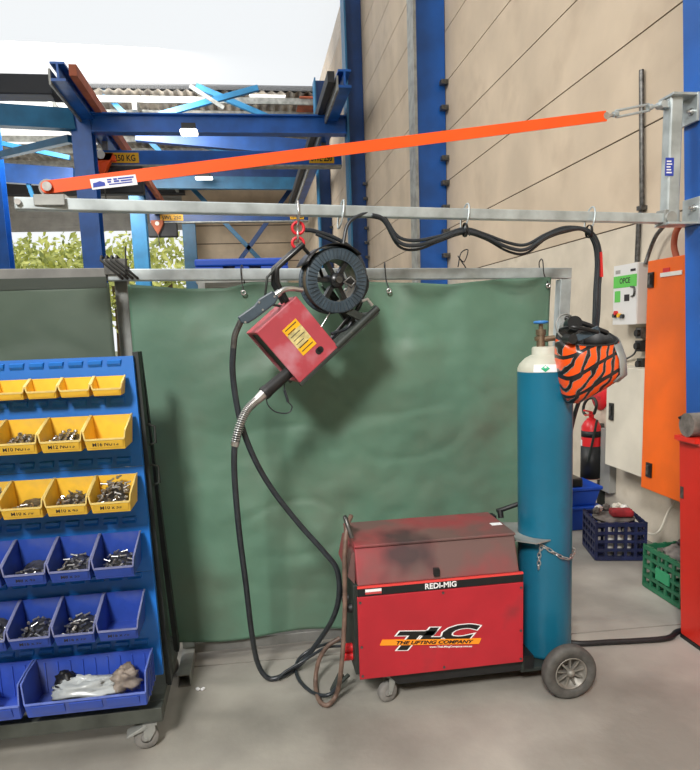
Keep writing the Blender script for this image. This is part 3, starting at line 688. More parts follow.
for i in range(6):
    a = 2*PI*i/6+.3; d = Vector((math.cos(a), 0, math.sin(a))); k.bar(Vector((sc_u, .03, sc_w))+d*.028, Vector((sc_u, .03, sc_w))+d*(R1+.004), .018, .04, (0, 1, 0))
k.build('spool_hub', 'black_gloss', spool)
k = MB(FT); k.cyl((sc_u, -.03, sc_w), (sc_u, -.01, sc_w), .014, n=12); k.tube([(sc_u+.01, -.028, sc_w-.02), (sc_u+.045, -.03, sc_w-.02), (sc_u+.05, -.03, sc_w-.05), (sc_u+.02, -.03, sc_w-.055)], .006, 8, closed=True); k.build('retaining_clip', 'steel_dark', spool)
# curved guard over the spool
g = MB(FT)
g.grid(lambda u, v: (sc_u+(R0+.012)*math.cos(.1+u*1.9), -.02+.16*v, sc_w+(R0+.012)*math.sin(.1+u*1.9)+ .0), 20, 2)
g.build('spool_guard', 'black_gloss', fd, solid=.004)
# carry handle
k = MB(FT)
for yy in (.05, .11): k.tube([(.19, yy, .27), (.21, yy, .36), (.25, yy, .405), (.40, yy, .405)], .012, 8)
k.bar((.38, .045, .405), (.38, .115, .405), .02, .02); k.tube([(.40, .08, .405), (.405, .08, .30), (.40, .14, sc_w+.02)], .008, 8); k.build('carry_handle', 'black_gloss', fd)
k = MB(FT); k.tube([(.17, .08, .27), (.12, .08, .33), (.20, .08, .40), (.26, .08, .405)], .006, 8); k.build('handle_stay', 'trolley_dark', fd)
# feed cables coiled at its right
k = MB(FT); k.tube([(.25, .12, .02), (.34, .10, .035), (.44, .08, .05), (.54, .08, .13), (.575, .09, .22), (.55, .1, .32), (.49, .1, .41), (.46, .1, .44)], .009, 8, smoothpts=6)
tag(k.build('feeder_cable', 'cable'), 'black cable looping around the right of the wire spool', 'cable')
k = MB(FT); k.tube([(.25, .05, .05), (.33, .06, .02), (.42, .05, .06), (.52, .06, .10), (.55, .07, .2), (.53, .08, .31), (.48, .08, .40)], .007, 8, smoothpts=6)
tag(k.build('feeder_cable', 'cable'), 'thinner inner black cable beside the wire spool', 'cable')
k = MB(FT); k.tube([(.43, -.0, .075), (.455, -.0, .065), (.455, .0, .03)], .007, 8); k.build('bent_pin', 'steel', fd)
k = MB(FT); k.tube([(.228, .05, .10), (.30, .05, .12), (.33, .05, .14)], .0025, 6); k.build('welding_wire', 'steel', fd)
# red chain from the boom
chy = FP(.32, .08, .41)
q = PB(298, 216)
def link(c, rx, rz, r, ang, name, m, lab):
    pts = [Vector(c)+Vector((rx*math.cos(t)*math.cos(ang), rx*math.cos(t)*math.sin(ang), rz*math.sin(t))) for t in [2*PI*i/20 for i in range(20)]]
    k = MB(); k.tube(pts, r, 8, closed=True); return k
hc = thing('hanging_chain', PB(298, 248), 'short chain of two red rings holding up the red wire feeder', 'chain')
for py, m, rx, rz, a in ((219, 'steel', .018, .028, 1.57), (228, 'red_link', .024, .024, 0), (235.5, 'steel', .013, .026, 1.4), (243, 'red_link', .024, .022, 0)):
    c = PB(298, py); link(c, rx, rz, .0065 if m == 'red_link' else .005, a, 'link', m, '').build('ring_link' if m == 'red_link' else 'chain_link', m, hc)
k = MB(); c = PB(298, 248); hd = FP(.33, .08, .405); k.tube([c+Vector((0, 0, .012)), c.lerp(hd, .5)+Vector((.01, 0, .01)), hd], .006, 8, smoothpts=4); k.build('hook', 'steel_dark', hc)
q = PB(298, 214); k = MB(); k.tube([q+Vector((0, .034, .0)), q+Vector((0, .034, .045)), q+Vector((0, -.034, .045)), q+Vector((0, -.034, -.02)), q+Vector((0, 0, -.05)), q+Vector((0, .034, -.02))], .004, 6, closed=True); k.build('boom_hanger', 'steel', hc)

# torch lead: connector, spring, hose, torch
def path(l): return [PY(x, y, yy) for x, y, yy in l]
td = thing('welding_torch', PY(258, 305, 2.70), 'black welding torch with its long black hose looping to the floor', 'torch')
k = MB(); k.cyl(PY(290, 371, 2.78), PY(267, 391, 2.74), .024, .027, n=16); k.cyl(PY(267, 391, 2.74), PY(263.5, 394, 2.735), .029, n=16); k.build('gun_connector', 'black', td)
k = MB(); k.cyl(PY(263.5, 394, 2.735), PY(256, 401, 2.72), .022, .018, n=12); k.build('connector_nut', 'steel', td)
sp_pts = catmull(path([(256, 401, 2.72), (247, 410, 2.71), (240, 425, 2.70), (235, 443, 2.70)]), 12)
k = MB(); hel = []; n = 36*8
for i in range(n+1):
    f = i/n*(len(sp_pts)-1); j = min(int(f), len(sp_pts)-2); p = sp_pts[j].lerp(sp_pts[j+1], f-j); t = (sp_pts[j+1]-sp_pts[j]).normalized()
    x = t.cross(Vector((0, 1, 0))).normalized(); y = t.cross(x); a = 2*PI*i/12
    hel.append(p+(x*math.cos(a)+y*math.sin(a))*.016)
k.tube(hel, .0032, 5); k.build('strain_relief_spring', 'steel', td)
k = MB(); k.cyl(PY(236, 441, 2.70), PY(234.5, 446, 2.70), .017, n=12); k.build('hose_clamp', 'steel', td)
hose = [(256, 401, 2.72), (247, 410, 2.71), (240, 425, 2.70), (235, 443, 2.70), (234.5, 475, 2.70), (239, 530, 2.73), (246, 585, 2.80), (252, 635, 2.90), (258, 664, 2.97)]
hp = path(hose); hp += [PZ(268, 678, .018), PZ(282, 676, .018), PZ(300, 664, .03)] + path([(318, 642, 3.0), (333, 618, 2.9), (339, 595, 2.84), (337, 570, 2.82), (325, 553, 2.82), (300, 525, 2.82), (274, 492, 2.80), (256, 462, 2.76), (243, 430, 2.735), (236, 400, 2.73), (232.5, 370, 2.72), (233.5, 346, 2.71)])
k = MB(); k.tube(hp, .0125, 10, smoothpts=8); k.build('hose', 'cable', td)
k = MB(); k.tube(path([(233.5, 348, 2.71), (235, 335, 2.705), (241, 321, 2.70)]), .0125, 10, smoothpts=4); k.build('hose_boot', 'steel_dark', td)
h0, h1 = PY(240, 321, 2.70), PY(277, 295, 2.70); hd = (h1-h0).normalized(); hn = Vector((hd.z, 0, -hd.x)); hn = hn if hn.z < 0 else -hn
def hpnt(s, v): return h0+(h1-h0)*s+hn*v-Vector((0, .018, 0))
k = MB(); k.prism([hpnt(0, -.018), hpnt(.45, -.018), hpnt(.62, -.028), hpnt(.97, -.024), hpnt(1, .012), hpnt(.85, .024), hpnt(.6, .026), hpnt(.3, .028), hpnt(.12, .026), hpnt(0, .012)], (0, .036, 0)); k.build('torch_handle', 'spool', td, bevel=.006)
for s, v in ((.08, .016), (.55, .016), (.58, -.016), (.93, .0)):
    k = MB(); q = hpnt(s, v); k.cyl(q, q-Vector((0, .003, 0)), .0045, n=8); k.build('screw', 'steel', td)
k = MB(); k.tube(path([(275, 296, 2.70), (283, 290, 2.70), (292, 288.5, 2.72), (302, 290, 2.75)]), .0105, 10, smoothpts=4); k.cyl(PY(276, 295, 2.7), PY(280, 292, 2.7), .014, n=12); k.build('swan_neck', 'steel', td)
k = MB(); k.tube(path([(276, 388, 2.76), (266, 397, 2.70)]), .004)
# control lead dangling
k = MB(); k.tube(path([(284, 378, 2.79), (284.5, 390, 2.76)]), .003, 6); q = path([(284.5, 390, 2.76), (287, 398, 2.76), (288, 402, 2.76)]); k.tube(q, .006, 8)
k.tube(path([(288, 402, 2.76), (292, 407, 2.76), (288, 413, 2.76), (276, 412, 2.75), (268, 405, 2.74), (266, 396, 2.735)]), .003, 6, smoothpts=5)
tag(k.build('control_lead', ['cable']), 'thin black control lead with a small plug dangling under the red feeder', 'lead')

# ================================================================== WELDER
wd = thing('welder', (.76, 2.8, 0), 'red cabinet welder on castors with a sooty sloping lid', 'welder')
x0, x1, y0, y1 = .385, 1.125, 2.63, 3.02; zb, zs, zt = .155, .565, .724
k = MB(); k.bb(x0+.02, x1-.005, y0+.006, y1, zb, zs); k.build('cabinet', 'welder_red', wd, bevel=.004)
k = MB(); k.bb(x0, x1, y0-.006, y0+.006, zb-.005, .525); sp_ = k.build('side_panel', 'welder_red', wd, bevel=.004)
for (sx, sz) in ((x0+.012, .50), (x1-.012, .50), (x0+.012, .30), (x1-.012, .30), (.76, zb+.012), (.76, .51), (x0+.012, zb+.012), (x1-.012, zb+.012)):
    k = MB(); k.cyl((sx, y0-.006, sz), (sx, y0-.009, sz), .006, n=10); k.build('screw', 'steel_dark', sp_)
yl = y0+.055
k = MB(); prof = [(y0-.002, zs+.006), (yl, zt), (y1, zt+.0), (y1, zs+.006)]
k.prism([(x0+.004, a, c) for a, c in prof], (x1-.022-x0, 0, 0)); lid = k.build('lid', 'welder_lid', wd, bevel=.006)
k = MB(); k.bb(x0+.003, x1-.016, yl-.010, y1+.004, zt-.002, zt+.010); k.build('lid_edge', 'welder_lid', lid, bevel=.004)
lt = PY(437, 574.5, 2.62); k = MB(); k.bb(lt.x-.013, lt.x+.013, y0-.012, y0+.01, .588, .622); k.build('lid_latch', 'black_gloss', wd, bevel=.003)
k = MB(); q = PZ(496, 524, zt+.01); k.box((q.x, q.y, zt+.0106), (.05, .035, .001)); k.build('lid_sticker', 'sticker', lid)
k = MB(); k.bb(x0+.002, x1-.002, y0-.007, y0+.004, .528, .562); stp = k.build('name_strip', 'black_gloss', wd)
k = MB(); k.bb(x0+.002, x1-.002, y0-.0075, y0+.004, .562, .570); k.build('red_trim', mat('bright red trim', (226, 70, 66), .4), wd)
text('name_text', 'REDI-MIG', .034, (PY(441, 590, 2.62).x, y0-.0078, .535), (1, 0, 0), (0, 0, 1), 'white_print', stp, off=.0007)
k = MB(); k.bb(x0+.035, x0+.105, y0-.0085, y0-.006, .545, .557); k.build('badge', 'white_print', stp)
k = MB(); k.bb(x0+.035, x0+.105, y0-.0085, y0-.006, .535, .544); k.build('badge', mat('badge red', (196, 70, 70), .5), stp)
# TLC decal
yf = y0-.0066
c0 = PY(435, 637.5, yf); th = math.radians(-5.2); ux = Vector((math.cos(th), 0, math.sin(th))); uz = Vector((-math.sin(th), 0, math.cos(th)))
def D(u, v, e=0): return Vector((c0.x, yf-e, c0.z))+ux*u+uz*v
sh = .35
def para(u0, u1, v0, v1, e, t=.0008): return MB().prism([D(u0+sh*v0, v0, e), D(u1+sh*v0, v0, e), D(u1+sh*v1, v1, e), D(u0+sh*v1, v1, e)], (0, t, 0))
dec = para(-.232, .212, -.031, -.006, .0004).build('decal', 'orange_print', wd)
for ch, uo, vo, sz, stx in (('T', -.140, -.050, .112, 2.15), ('L', -.028, -.008, .074, 2.3), ('C', .082, -.008, .092, 2.2)):
    text('decal_outline', ch, sz, D(uo, vo, .0012), ux, uz, 'white_print', dec, depth=.0004, off=.0080, shear=.35, stretch=stx)
    text('decal_letter', ch, sz, D(uo, vo, .0022), ux, uz, 'black_print', dec, depth=.0004, off=.0045, shear=.35, stretch=stx)
para(-.232, -.19, -.031, -.006, .0042).build('decal_band', 'orange_print', dec)
para(-.19, .212, -.031, -.006, .0042).build('decal_band', 'orange_print', dec)
text('decal_text', 'THE LIFTING COMPANY', .021, D(-.005, -.0262, .0052), ux, uz, 'black_print', dec, depth=.0003, off=.0008, shear=.3, stretch=1.5)
text('decal_address', 'www.TheLiftingCompany.com.au', .0115, D(.075, -.046, .001), ux, uz, 'white_print', dec, depth=.0003, off=.0003, stretch=1.25)
# control end at left
k = MB(); k.bb(x0-.012, x0+.02, y0+.03, y1-.01, zb, zs); k.build('control_panel', 'trolley_dark', wd, bevel=.004)
k = MB(); k.prism([(x0-.03, y0+.05, .60), (x0-.0, y0+.05, .56), (x0+.004, y0+.05, .70), (x0-.008, y0+.05, .70)], (0, .3, 0)); k.build('control_hood', 'welder_lid', wd)
for yy in (y0+.09, y0+.2, y0+.3):
    k = MB(); k.cyl((x0-.012, yy, .44), (x0-.04, yy, .44), .022, .018, n=14); k.build('control_knob', 'black', wd)
for zz in (.24, .20):
    k = MB(); k.cyl((x0-.012, y0+.12, zz), (x0-.05, y0+.12, zz), .02, n=12); k.build('output_socket', 'ext_red', wd)
# handle bars at the left end
k = MB(); k.tube([PY(352, 538, 2.72), PY(347, 523, 2.74), PY(345, 517, 2.78), PY(347, 523, 2.95), PY(350, 532, 3.0)], .010, 8, smoothpts=4); k.build('push_handle', 'steel_dark', wd)
# base and casters
k = MB(); k.prism([(.50, 2.66, .155), (.56, 2.66, .09), (1.19, 2.66, .09), (1.19, 2.66, .155)], (0, .35, 0)); k.build('chassis', 'black', wd)
k = MB(); k.bb(x0+.03, .52, 2.66, 3.0, .135, .157); k.build('front_skid', 'black', wd)
k = MB(); k.bb(1.13, 1.45, 2.66, 2.96, .078, .095); k.bb(1.13, 1.145, 2.655, 2.965, .095, .15); k.build('cylinder_platform', 'trolley_dark', wd, bevel=.003)
cyc = PY(388, 690, 2.67)
def caster(x, y, r, zt, par, m='caster_rubber', ang=0.3, brk=False):
    R = Matrix.Translation((x, y, r)) @ Matrix.Rotation(ang, 4, 'Z')
    k = MB(R); k.lathe((0, -.016, 0), (0, 1, 0), [(r*.45, 0), (r*.92, 0), (r, .006), (r, .026), (r*.92, .032), (r*.45, .032)], 28); k.lathe((0, -.018, 0), (0, 1, 0), [(.001, .004), (r*.2, .0), (r*.5, .006), (r*.5, .03), (.001, .036)], 20)
    w = k.build('caster_wheel', m, par)
    k = MB(R)
    for s in (-1, 1): k.prism([(-.006, s*.022, -.006), (.010, s*.022, -.008), (r*.85, s*.022, zt-r-.014), (-.0, s*.022, zt-r-.014)] if not brk else [(-.008, s*.022, -.008), (.012, s*.022, -.01), (r*.75, s*.022, r*.6), (r*.75, s*.022, zt-r-.012), (-.01, s*.022, zt-r-.012)], (0, .003*s, 0))
    k.bb(-.012, r*.9, -.026, .026, zt-r-.016, zt-r-.006); k.cyl((0, -.028, 0), (0, .028, 0), .006, n=10); k.cyl((r*.4, 0, zt-r-.008), (r*.4, 0, zt-r), .02, n=14)
    k.build('caster_fork', 'galv_grey', par)
    if brk:
        k = MB(R); k.prism([(-r*1.55, -.028, r*.35), (-r*1.45, -.028, r*.6), (-.0, -.028, r*1.25), (r*.2, -.028, r*1.0), (-.3*r, -.028, r*.75)], (0, .056, 0)); k.build('brake_lever', 'galv_grey', par, bevel=.003)
caster(cyc.x, 2.69, .046, .14, wd, ang=.35); caster(cyc.x, 2.97, .046, .14, wd, ang=.2)
# rear wheels
WXc = 1.308
def bigwheel(y, s):
    r = .121; w = MB(); w.lathe((WXc, y, r), (0, -s, 0), [(r*.6, 0), (r*.92, 0), (r*.99, .008), (r, .02), (r, .04), (r*.98, .05), (r*.88, .056), (r*.60, .053), (r*.6, 0)], 48)
    o = w.build('tyre', 'tyre', wd)
    h = MB(); h.lathe((WXc, y-.0*s, r), (0, -s, 0), [(r*.6, .01), (r*.61, .054), (r*.56, .054), (r*.53, .02), (.03, .018), (.03, .01), (r*.6, .01)], 36)
    for i in range(9):
        a = 2*PI*i/9+.2; d = Vector((math.cos(a), 0, math.sin(a))); c = Vector((WXc, y-s*.035, r)); h.bar(c+d*.012, c+d*r*.56, .008, .016, (0, 1, 0))
    h.lathe((WXc, y, r), (0, -s, 0), [(.018, .01), (.018, .05), (.012, .06), (.001, .062)], 16)
    h.build('wheel_hub', 'hub', o)
    a = MB(); a.cyl((WXc, y-s*.005, r), (WXc, y+s*.075, r), .010, n=12); a.bb(WXc-.03, WXc+.03, y+s*.065, y+s*.075, .08, .14); a.build('axle_stub', 'steel_dark', wd)
bigwheel(2.585, 1); bigwheel(3.02, -1)
# cylinder yoke
CX, CYy = 1.314, 2.815; CR = .122
k = MB(); zy = .678
out = []; n = 18
for i in range(n+1):
    a = math.radians(255-150*i/n); out.append(Vector((CX+(CR+.006)*math.cos(a), CYy+(CR+.006)*math.sin(a), zy)))
outer = [Vector((1.1, 3.0, zy)), Vector((1.06, 2.93, zy)), Vector((1.10, 2.82, zy)), Vector((1.13, 2.72, zy)), Vector((1.2, 2.66, zy))]
k.prism(out+[Vector((CX-.05, CYy+CR+.03, zy)), Vector((1.14, 3.01, zy))]+outer, (0, 0, .006)); k.build('cylinder_yoke', 'galv_grey', wd)
k = MB(); k.bb(1.11, 1.125, 2.95, 3.0, zs, zy+.055); k.tube([PY(497, 511, 3.0), PY(504, 509, 3.0), PY(518, 504, 2.97)], .012, 8); k.cyl(PY(500, 510, 2.99), PY(501, 518, 2.98), .014, n=10); k.build('strap_anchor', 'black', wd)

# gas cylinder
gc = thing('gas_cylinder', (CX, CYy, .095), 'tall teal gas cylinder with a cream shoulder, standing on the back of the red welder', 'gas cylinder')
zsh = 1.446
k = MB(); k.lathe((CX, CYy, .0965), (0, 0, 1), [(.001, 0), (CR-.02, 0), (CR-.004, .006), (CR, .02), (CR, zsh-.0135-.0965)], 48); k.build('cylinder_body', 'cyl_teal', gc)
k = MB(); z_ = zsh-.0135
k.lathe((CX, CYy, z_), (0, 0, 1), [(CR, 0), (CR-.002, .016), (CR-.010, .034), (CR-.034, .058), (CR-.056, .070), (.058, .074), (.058, .102), (.052, .108), (.02, .109)], 48); k.build('cylinder_shoulder', 'cyl_cream', gc)
# label on the shoulder
k = MB(); k.grid(lambda u, v: (CX+(CR+.0012-.006*v*v)*math.cos(math.radians(222+88*u)), CYy+(CR+.0012-.006*v*v)*math.sin(math.radians(222+88*u)), z_+.002+.032*v), 20, 3); lab = k.build('shoulder_label', 'sticker', gc)
am = math.radians(246); dm = Vector((math.cos(am), math.sin(am), 0)); tm = Vector((-math.sin(am), math.cos(am), 0)); q = Vector((CX, CYy, z_+.018))+dm*(CR+.0005)
k = MB(); k.prism([q-tm*.019+dm*.001, q-Vector((0, 0, .015))+dm*.001, q+tm*.019+dm*.001, q+Vector((0, 0, .015))-dm*.003], dm*.0015); k.build('hazard_diamond', 'diamond', lab)
k = MB(); qq = q+Vector((0, 0, .006))+dm*.0026; k.cyl(qq, qq+dm*.0006, .005, n=12); k.build('diamond_symbol', 'white_print', lab)
zv = z_+.109; vx = CX-.020
k = MB(); k.cyl((vx, CYy, zv-.003), (vx, CYy, zv+.055), .02, .018, n=14); k.cyl((vx, CYy, zv+.05), (vx, CYy, zv+.075), .024, n=8); k.cyl((vx, CYy, zv+.03), (vx+.06, CYy-.01, zv+.035), .013, n=12); k.cyl((vx, CYy, zv+.07), (vx, CYy, zv+.105), .010, n=10); k.cyl((vx-.026, CYy, zv+.035), (vx, CYy, zv+.035), .011, n=10)
vl = k.build('valve', 'brass', gc)
k = MB(); k.lathe((vx, CYy, zv+.100), (0, 0, 1), [(.001, 0), (.022, 0), (.032, .003), (.033, .011), (.022, .014), (.001, .014)], 20); k.build('handwheel', 'valve_blue', vl)
gc.rotation_euler = (0, -.008, 0)
# regulator
rg = thing('gas_regulator', (vx+.06, CYy-.01, zv+.03), 'dull metal gas regulator with round gauges screwed to the cylinder valve', 'regulator')
rp = Vector((vx+.058, CYy-.012, zv+.036))
k = MB(); k.cyl(rp, rp+Vector((.02, 0, 0)), .016, n=6); k.cyl(rp+Vector((.02, 0, 0)), rp+Vector((.08, -.02, 0)), .028, n=16); k.tube([rp+Vector((.05, 0, .01)), rp+Vector((.058, 0, .05))], .008); k.build('regulator_body', 'steel_dark', rg, bevel=.002)
for dx, dz in ((.035, .045), (.082, .052)):
    k = MB(); c = rp+Vector((dx, -.02, dz)); k.cyl(c+Vector((0, .014, 0)), c-Vector((0, .014, 0)), .027, n=20); g_ = k.build('gauge', 'galv_grey', rg)
    k = MB(); k.cyl(c-Vector((0, .0125, 0)), c-Vector((0, .0152, 0)), .022, n=20); k.build('gauge_face', 'black_gloss' if dx > .05 else 'white', g_)
k = MB(); c = rp+Vector((.05, -.02, -.018)); k.cyl(c, c+Vector((.05, -.03, -.012)), .02, .022, n=14); k.build('adjusting_knob', 'black', rg)
# chain round the cylinder
ch = thing('cylinder_chain', (CX, CYy-CR, .70), 'galvanised chain hooked round the teal cylinder with a loose end', 'chain')
def chain(pts, par, n):
    pts = catmull(pts, 10); cum = [0]
    for a, c in zip(pts, pts[1:]): cum.append(cum[-1]+(c-a).length)
    for i in range(n):
        d = cum[-1]*(i+.5)/n; j = max(t for t in range(len(cum)) if cum[t] <= d); j = min(j, len(pts)-2)
        p = pts[j].lerp(pts[j+1], (d-cum[j])/(cum[j+1]-cum[j])); t = (pts[j+1]-pts[j]).normalized()
        s = t.orthogonal().normalized(); s2 = t.cross(s); ax = s if i % 2 else s2; L = cum[-1]/n*.72
        k = MB(); k.tube([p+t*L*math.cos(a)+ax*.0075*math.sin(a) for a in [2*PI*q/12 for q in range(12)]], .0026, 6, closed=True); k.build('chain_link', 'steel', par)
def around(px, py): # on the cylinder surface facing the camera
    d = ray(px, py); o = EYE; A = d.x**2+d.y**2; B = 2*(d.x*(o.x-CX)+d.y*(o.y-CYy)); Cc = (o.x-CX)**2+(o.y-CYy)**2-(CR+.010)**2
    disc = max(0, B*B-4*A*Cc); return o+d*((-B-math.sqrt(disc))/(2*A))
cp = [around(*q) for q in ((541, 545), (548, 549), (556, 554), (563, 557.5), (570, 558))]
cp += [Vector((CX+CR+.012, CYy, cp[-1].z+.004)), Vector((CX+.06, CYy+CR*.93, cp[-1].z+.01))]
chain(cp, ch, 15); chain([around(*q) for q in ((542, 546), (539.5, 553), (539, 562), (538.5, 569))], ch, 6)

# welding helmet hung on the regulator
HY = 2.62
hm = thing('welding_helmet', PY(590, 365, HY), 'orange and black flame painted welding helmet hung over the cylinder valve', 'helmet')
rings = [((559, 335), (616, 333), .10, .035), ((557.5, 343), (621, 350), .115, .03), ((557.5, 356), (622, 368), .118, .02), ((559, 368), (613, 376), .11, .012), ((561, 380), (600, 385), .09, .006), ((563, 391), (586, 392.5), .065, .002), ((566, 399), (577, 399), .03, .0)]
def hring(l, r, dep, up, n=28):
    l = (590+(l[0]-590)*.95, l[1]+3); r = (590+(r[0]-590)*.9, r[1]+3)
    L = PY(*l, HY+.04); Rr = PY(*r, HY+.04); c = (L+Rr)/2; a = (Rr-L)/2; out = []
    for i in range(n):
        t = 2*PI*i/n; ca, sa = math.cos(t), math.sin(t)
        f = abs(ca)**.8*(1 if ca > 0 else -1); g_ = abs(sa)**.8*(1 if sa > 0 else -1)
        out.append(c+a*f+Vector((0, dep*g_, up*g_)))
    return out
RR = [hring(*r) for r in rings]; n = 28
k = MB(); vs = [p for r in RR for p in r]; k.add(vs, [(j*n+i, j*n+(i+1) % n, (j+1)*n+(i+1) % n, (j+1)*n+i) for j in range(len(RR)-1) for i in range(n)], True); k.add(RR[-1], [list(range(n))])
k.build('helmet_shell', 'flames', hm, solid=.006)
k = MB(); inner = [[c_+(Vector(sum(r, Vector())/n)-c_)*.06 for c_ in r] for r in RR]
k.add([p for r in inner for p in r], [(j*n+i, j*n+(i+1) % n, (j+1)*n+(i+1) % n, (j+1)*n+i) for j in range(len(RR)-1) for i in range(n)], True); k.build('helmet_lining', 'black', hm, solid=.003)
k = MB(); k.tube([p for p in RR[0]], .005, 6, closed=True); k.build('rim_trim', 'black', hm)
k = MB()
bandp = []
for j, r in enumerate(RR[0:4]): bandp.append([r[i % n]+(r[i % n]-Vector(sum(r, Vector())/n))*.08 for i in (23, 24, 25, 26, 27, 28)])
k.add([p for r in bandp for p in r], [(j*6+i, j*6+i+1, (j+1)*6+i+1, (j+1)*6+i) for j in range(3) for i in range(5)], True); k.build('side_panel', 'galv_grey', hm, solid=.004)
# headgear
k = MB(); k.tube([PY(566, 318, HY+.06), PY(576, 321, HY+.02), PY(590, 326, HY), PY(607, 333, HY+.02)], .011, 8, smoothpts=5); k.tube([PY(560, 330, HY+.02), PY(570, 327, HY-.04), PY(585, 329, HY-.06), PY(598, 332, HY-.05)], .008, 8, smoothpts=5); k.build('head_strap', 'black_gloss', hm)
k = MB(); c = PY(571.5, 325.5, HY-.0); k.cyl(c, c-Vector((.01, .05, -.01)), .034, .030, n=20); k.build('ratchet_knob', 'black_gloss', hm, bevel=.004)
k = MB(); c = PY(573, 339, HY-.06); k.cyl(c+Vector((0, .06, 0)), c, .02, n=16); k.build('pivot_knob', 'black', hm, bevel=.003)
k = MB(); k.bar(PY(577, 338, HY-.03), PY(599, 329, HY-.05), .006, .03); k.build('brow_band', 'spool', hm, bevel=.002)
k = MB(); k.lathe(PY(566, 326, HY+.03), (.2, -1, .1), [(.05, -.006), (.054, 0), (.05, .006), (.046, 0), (.05, -.006)], 24); k.build('headgear_ring', 'galv_grey', hm)

# brown hose loop at the left of the welder
k = MB(); pts = path([(351, 516, 2.80), (347, 528, 2.74), (344.5, 560, 2.70), (345, 600, 2.68), (343.5, 640, 2.66), (341, 670, 2.64)]) + [PZ(337, 693, .05), PZ(328, 705, .014), PZ(319, 700, .014), PZ(315.5, 682, .02)] + path([(319, 660, 2.9), (328, 646, 2.9), (340, 638, 2.90)])
k.tube(pts, .0105, 10, smoothpts=7); tag(k.build('earth_hose', 'copper_hose'), 'brown hose hanging in a loop at the left end of the red welder', 'hose')
k = MB(); k.tube([PZ(346, 640, .12), PZ(330, 643, .1), PZ(310, 650, .05), PZ(297, 662, .012), PZ(298, 678, .012), PZ(312, 692, .012), PZ(328, 695, .03), PZ(340, 684, .05)], .0085, 8, smoothpts=6); tag(k.build('power_cable', 'cable'), 'thin black cable curling on the floor beside the brown hose', 'cable')
k = MB(); k.tube([PY(343, 646, 2.9), PY(325, 648, 2.95), PZ(305, 660, .08), PZ(285, 672, .04), PZ(278, 679, .02)], .007, 8, smoothpts=6); tag(k.build('power_cable', 'cable'), 'thin black cable lying along the torch hose loop on the floor', 'cable')
k = MB(); c = PZ(333, 692, .022); k.bar(c, c+Vector((.05, .07, .04)), .03, .03); k.bar(c+Vector((.01, 0, .02)), c+Vector((.08, .03, .06)), .02, .012); tag(k.build('earth_clamp', 'trolley_dark', bevel=.004), 'dark earth clamp lying by the castor end of the red welder', 'clamp')

# floor cable
k = MB(); k.tube([PZ(560, 641, .016), PZ(580, 643.5, .016), PZ(610, 642, .016), PZ(640, 640.5, .016), PZ(668, 638, .016), (2.128, 2.985, .016), (2.2, 3.0, .016)], .015, 8, smoothpts=6); tag(k.build('floor_cable', 'black'), 'thick black cable crossing the floor from the cylinder to the red cabinet', 'cable')
for px, py, l in ((198, 690, 'small scrap of white paper on the floor below the frame foot, left of two'), (203, 690, 'small scrap of white paper on the floor below the frame foot, right of two')):
    q = PZ(px, py, 0); k = MB(); k.box(q+Vector((0, 0, .006)), (.014, .02, .01), Matrix.Rotation(.6+px, 3, 'Z')); tag(k.build('paper_scrap', 'sticker', bevel=.003), l, 'paper scrap', 'floor scraps')

# wooden block and white block behind the frame foot
q = PZ(178, 655, 0); k = MB(); k.bb(q.x-.07, q.x+.05, q.y+.2, q.y+.3, 0, .09); tag(k.build('timber_block', 'brown_paper'), 'small timber block on the floor behind the frame foot', 'block')
q = PZ(204, 662, 0); k = MB(); k.bb(q.x-.05, q.x+.02, 3.6, 3.75, 0, .08); tag(k.build('floor_block', 'cab_white'), 'pale block on the floor under the bottom rail, beside the frame foot', 'block')

# ================================================================== BIN TROLLEY
tr = thing('bin_trolley', (-.95, 2.75, 0), 'blue louvred panel trolley at left carrying the yellow and blue bins', 'trolley')
PXR = -.460; PXL = -1.42
PB0 = Vector((0, 2.66, .25)); PT0 = Vector((0, 2.80, 1.572))
tl = math.atan2(PT0.y-PB0.y, PT0.z-PB0.z)
def pxr(z): return -.437+(z-.25)*(-.030)
def pan(z): return PB0.y+(z-PB0.z)/(PT0.z-PB0.z)*(PT0.y-PB0.y)
def panel(z0, z1, nm='louvre_panel'):
    k = MB(); d = Vector((0, .004, 0))
    r0, r1 = pxr(z0), pxr(z1)
    k.prism([(PXL, pan(z0), z0), (r0, pan(z0), z0), (r1, pan(z1), z1), (PXL, pan(z1), z1)], d)
    k.prism([(r0-.002, pan(z0)+.004, z0), (r0, pan(z0)+.004, z0), (r1, pan(z1)+.004, z1), (r1-.002, pan(z1)+.004, z1)], (0, .025, 0))
    for zc in louv:
        if z0 < zc < z1:
            for i in range(12):
                xc = pxr(zc)-.075-i*.0745
                # a hooded slot: pressed tongue standing off the sheet
                y = pan(zc)
                k.prism([(xc-.026, y-.0005, zc-.014), (xc-.028, y-.009, zc+.0), (xc-.026, y-.009, zc+.012), (xc-.022, y-.0005, zc+.016)], (.052, 0, 0))
    k.build(nm, 'panel_blue', tr)
def zrow(px, py):
    for it in range(6):
        z = 1.0 if it == 0 else z
        z = PY(px, py, pan(z)).z
    return z
louv = [zrow(115, y) for y in (363.5, 401, 432, 461, 521, 577.5, 645)]
zz = [.252, zrow(148, 571), zrow(140, 466), 1.572]
for a, c in zip(zz, zz[1:]): panel(a+.001, c-.001)
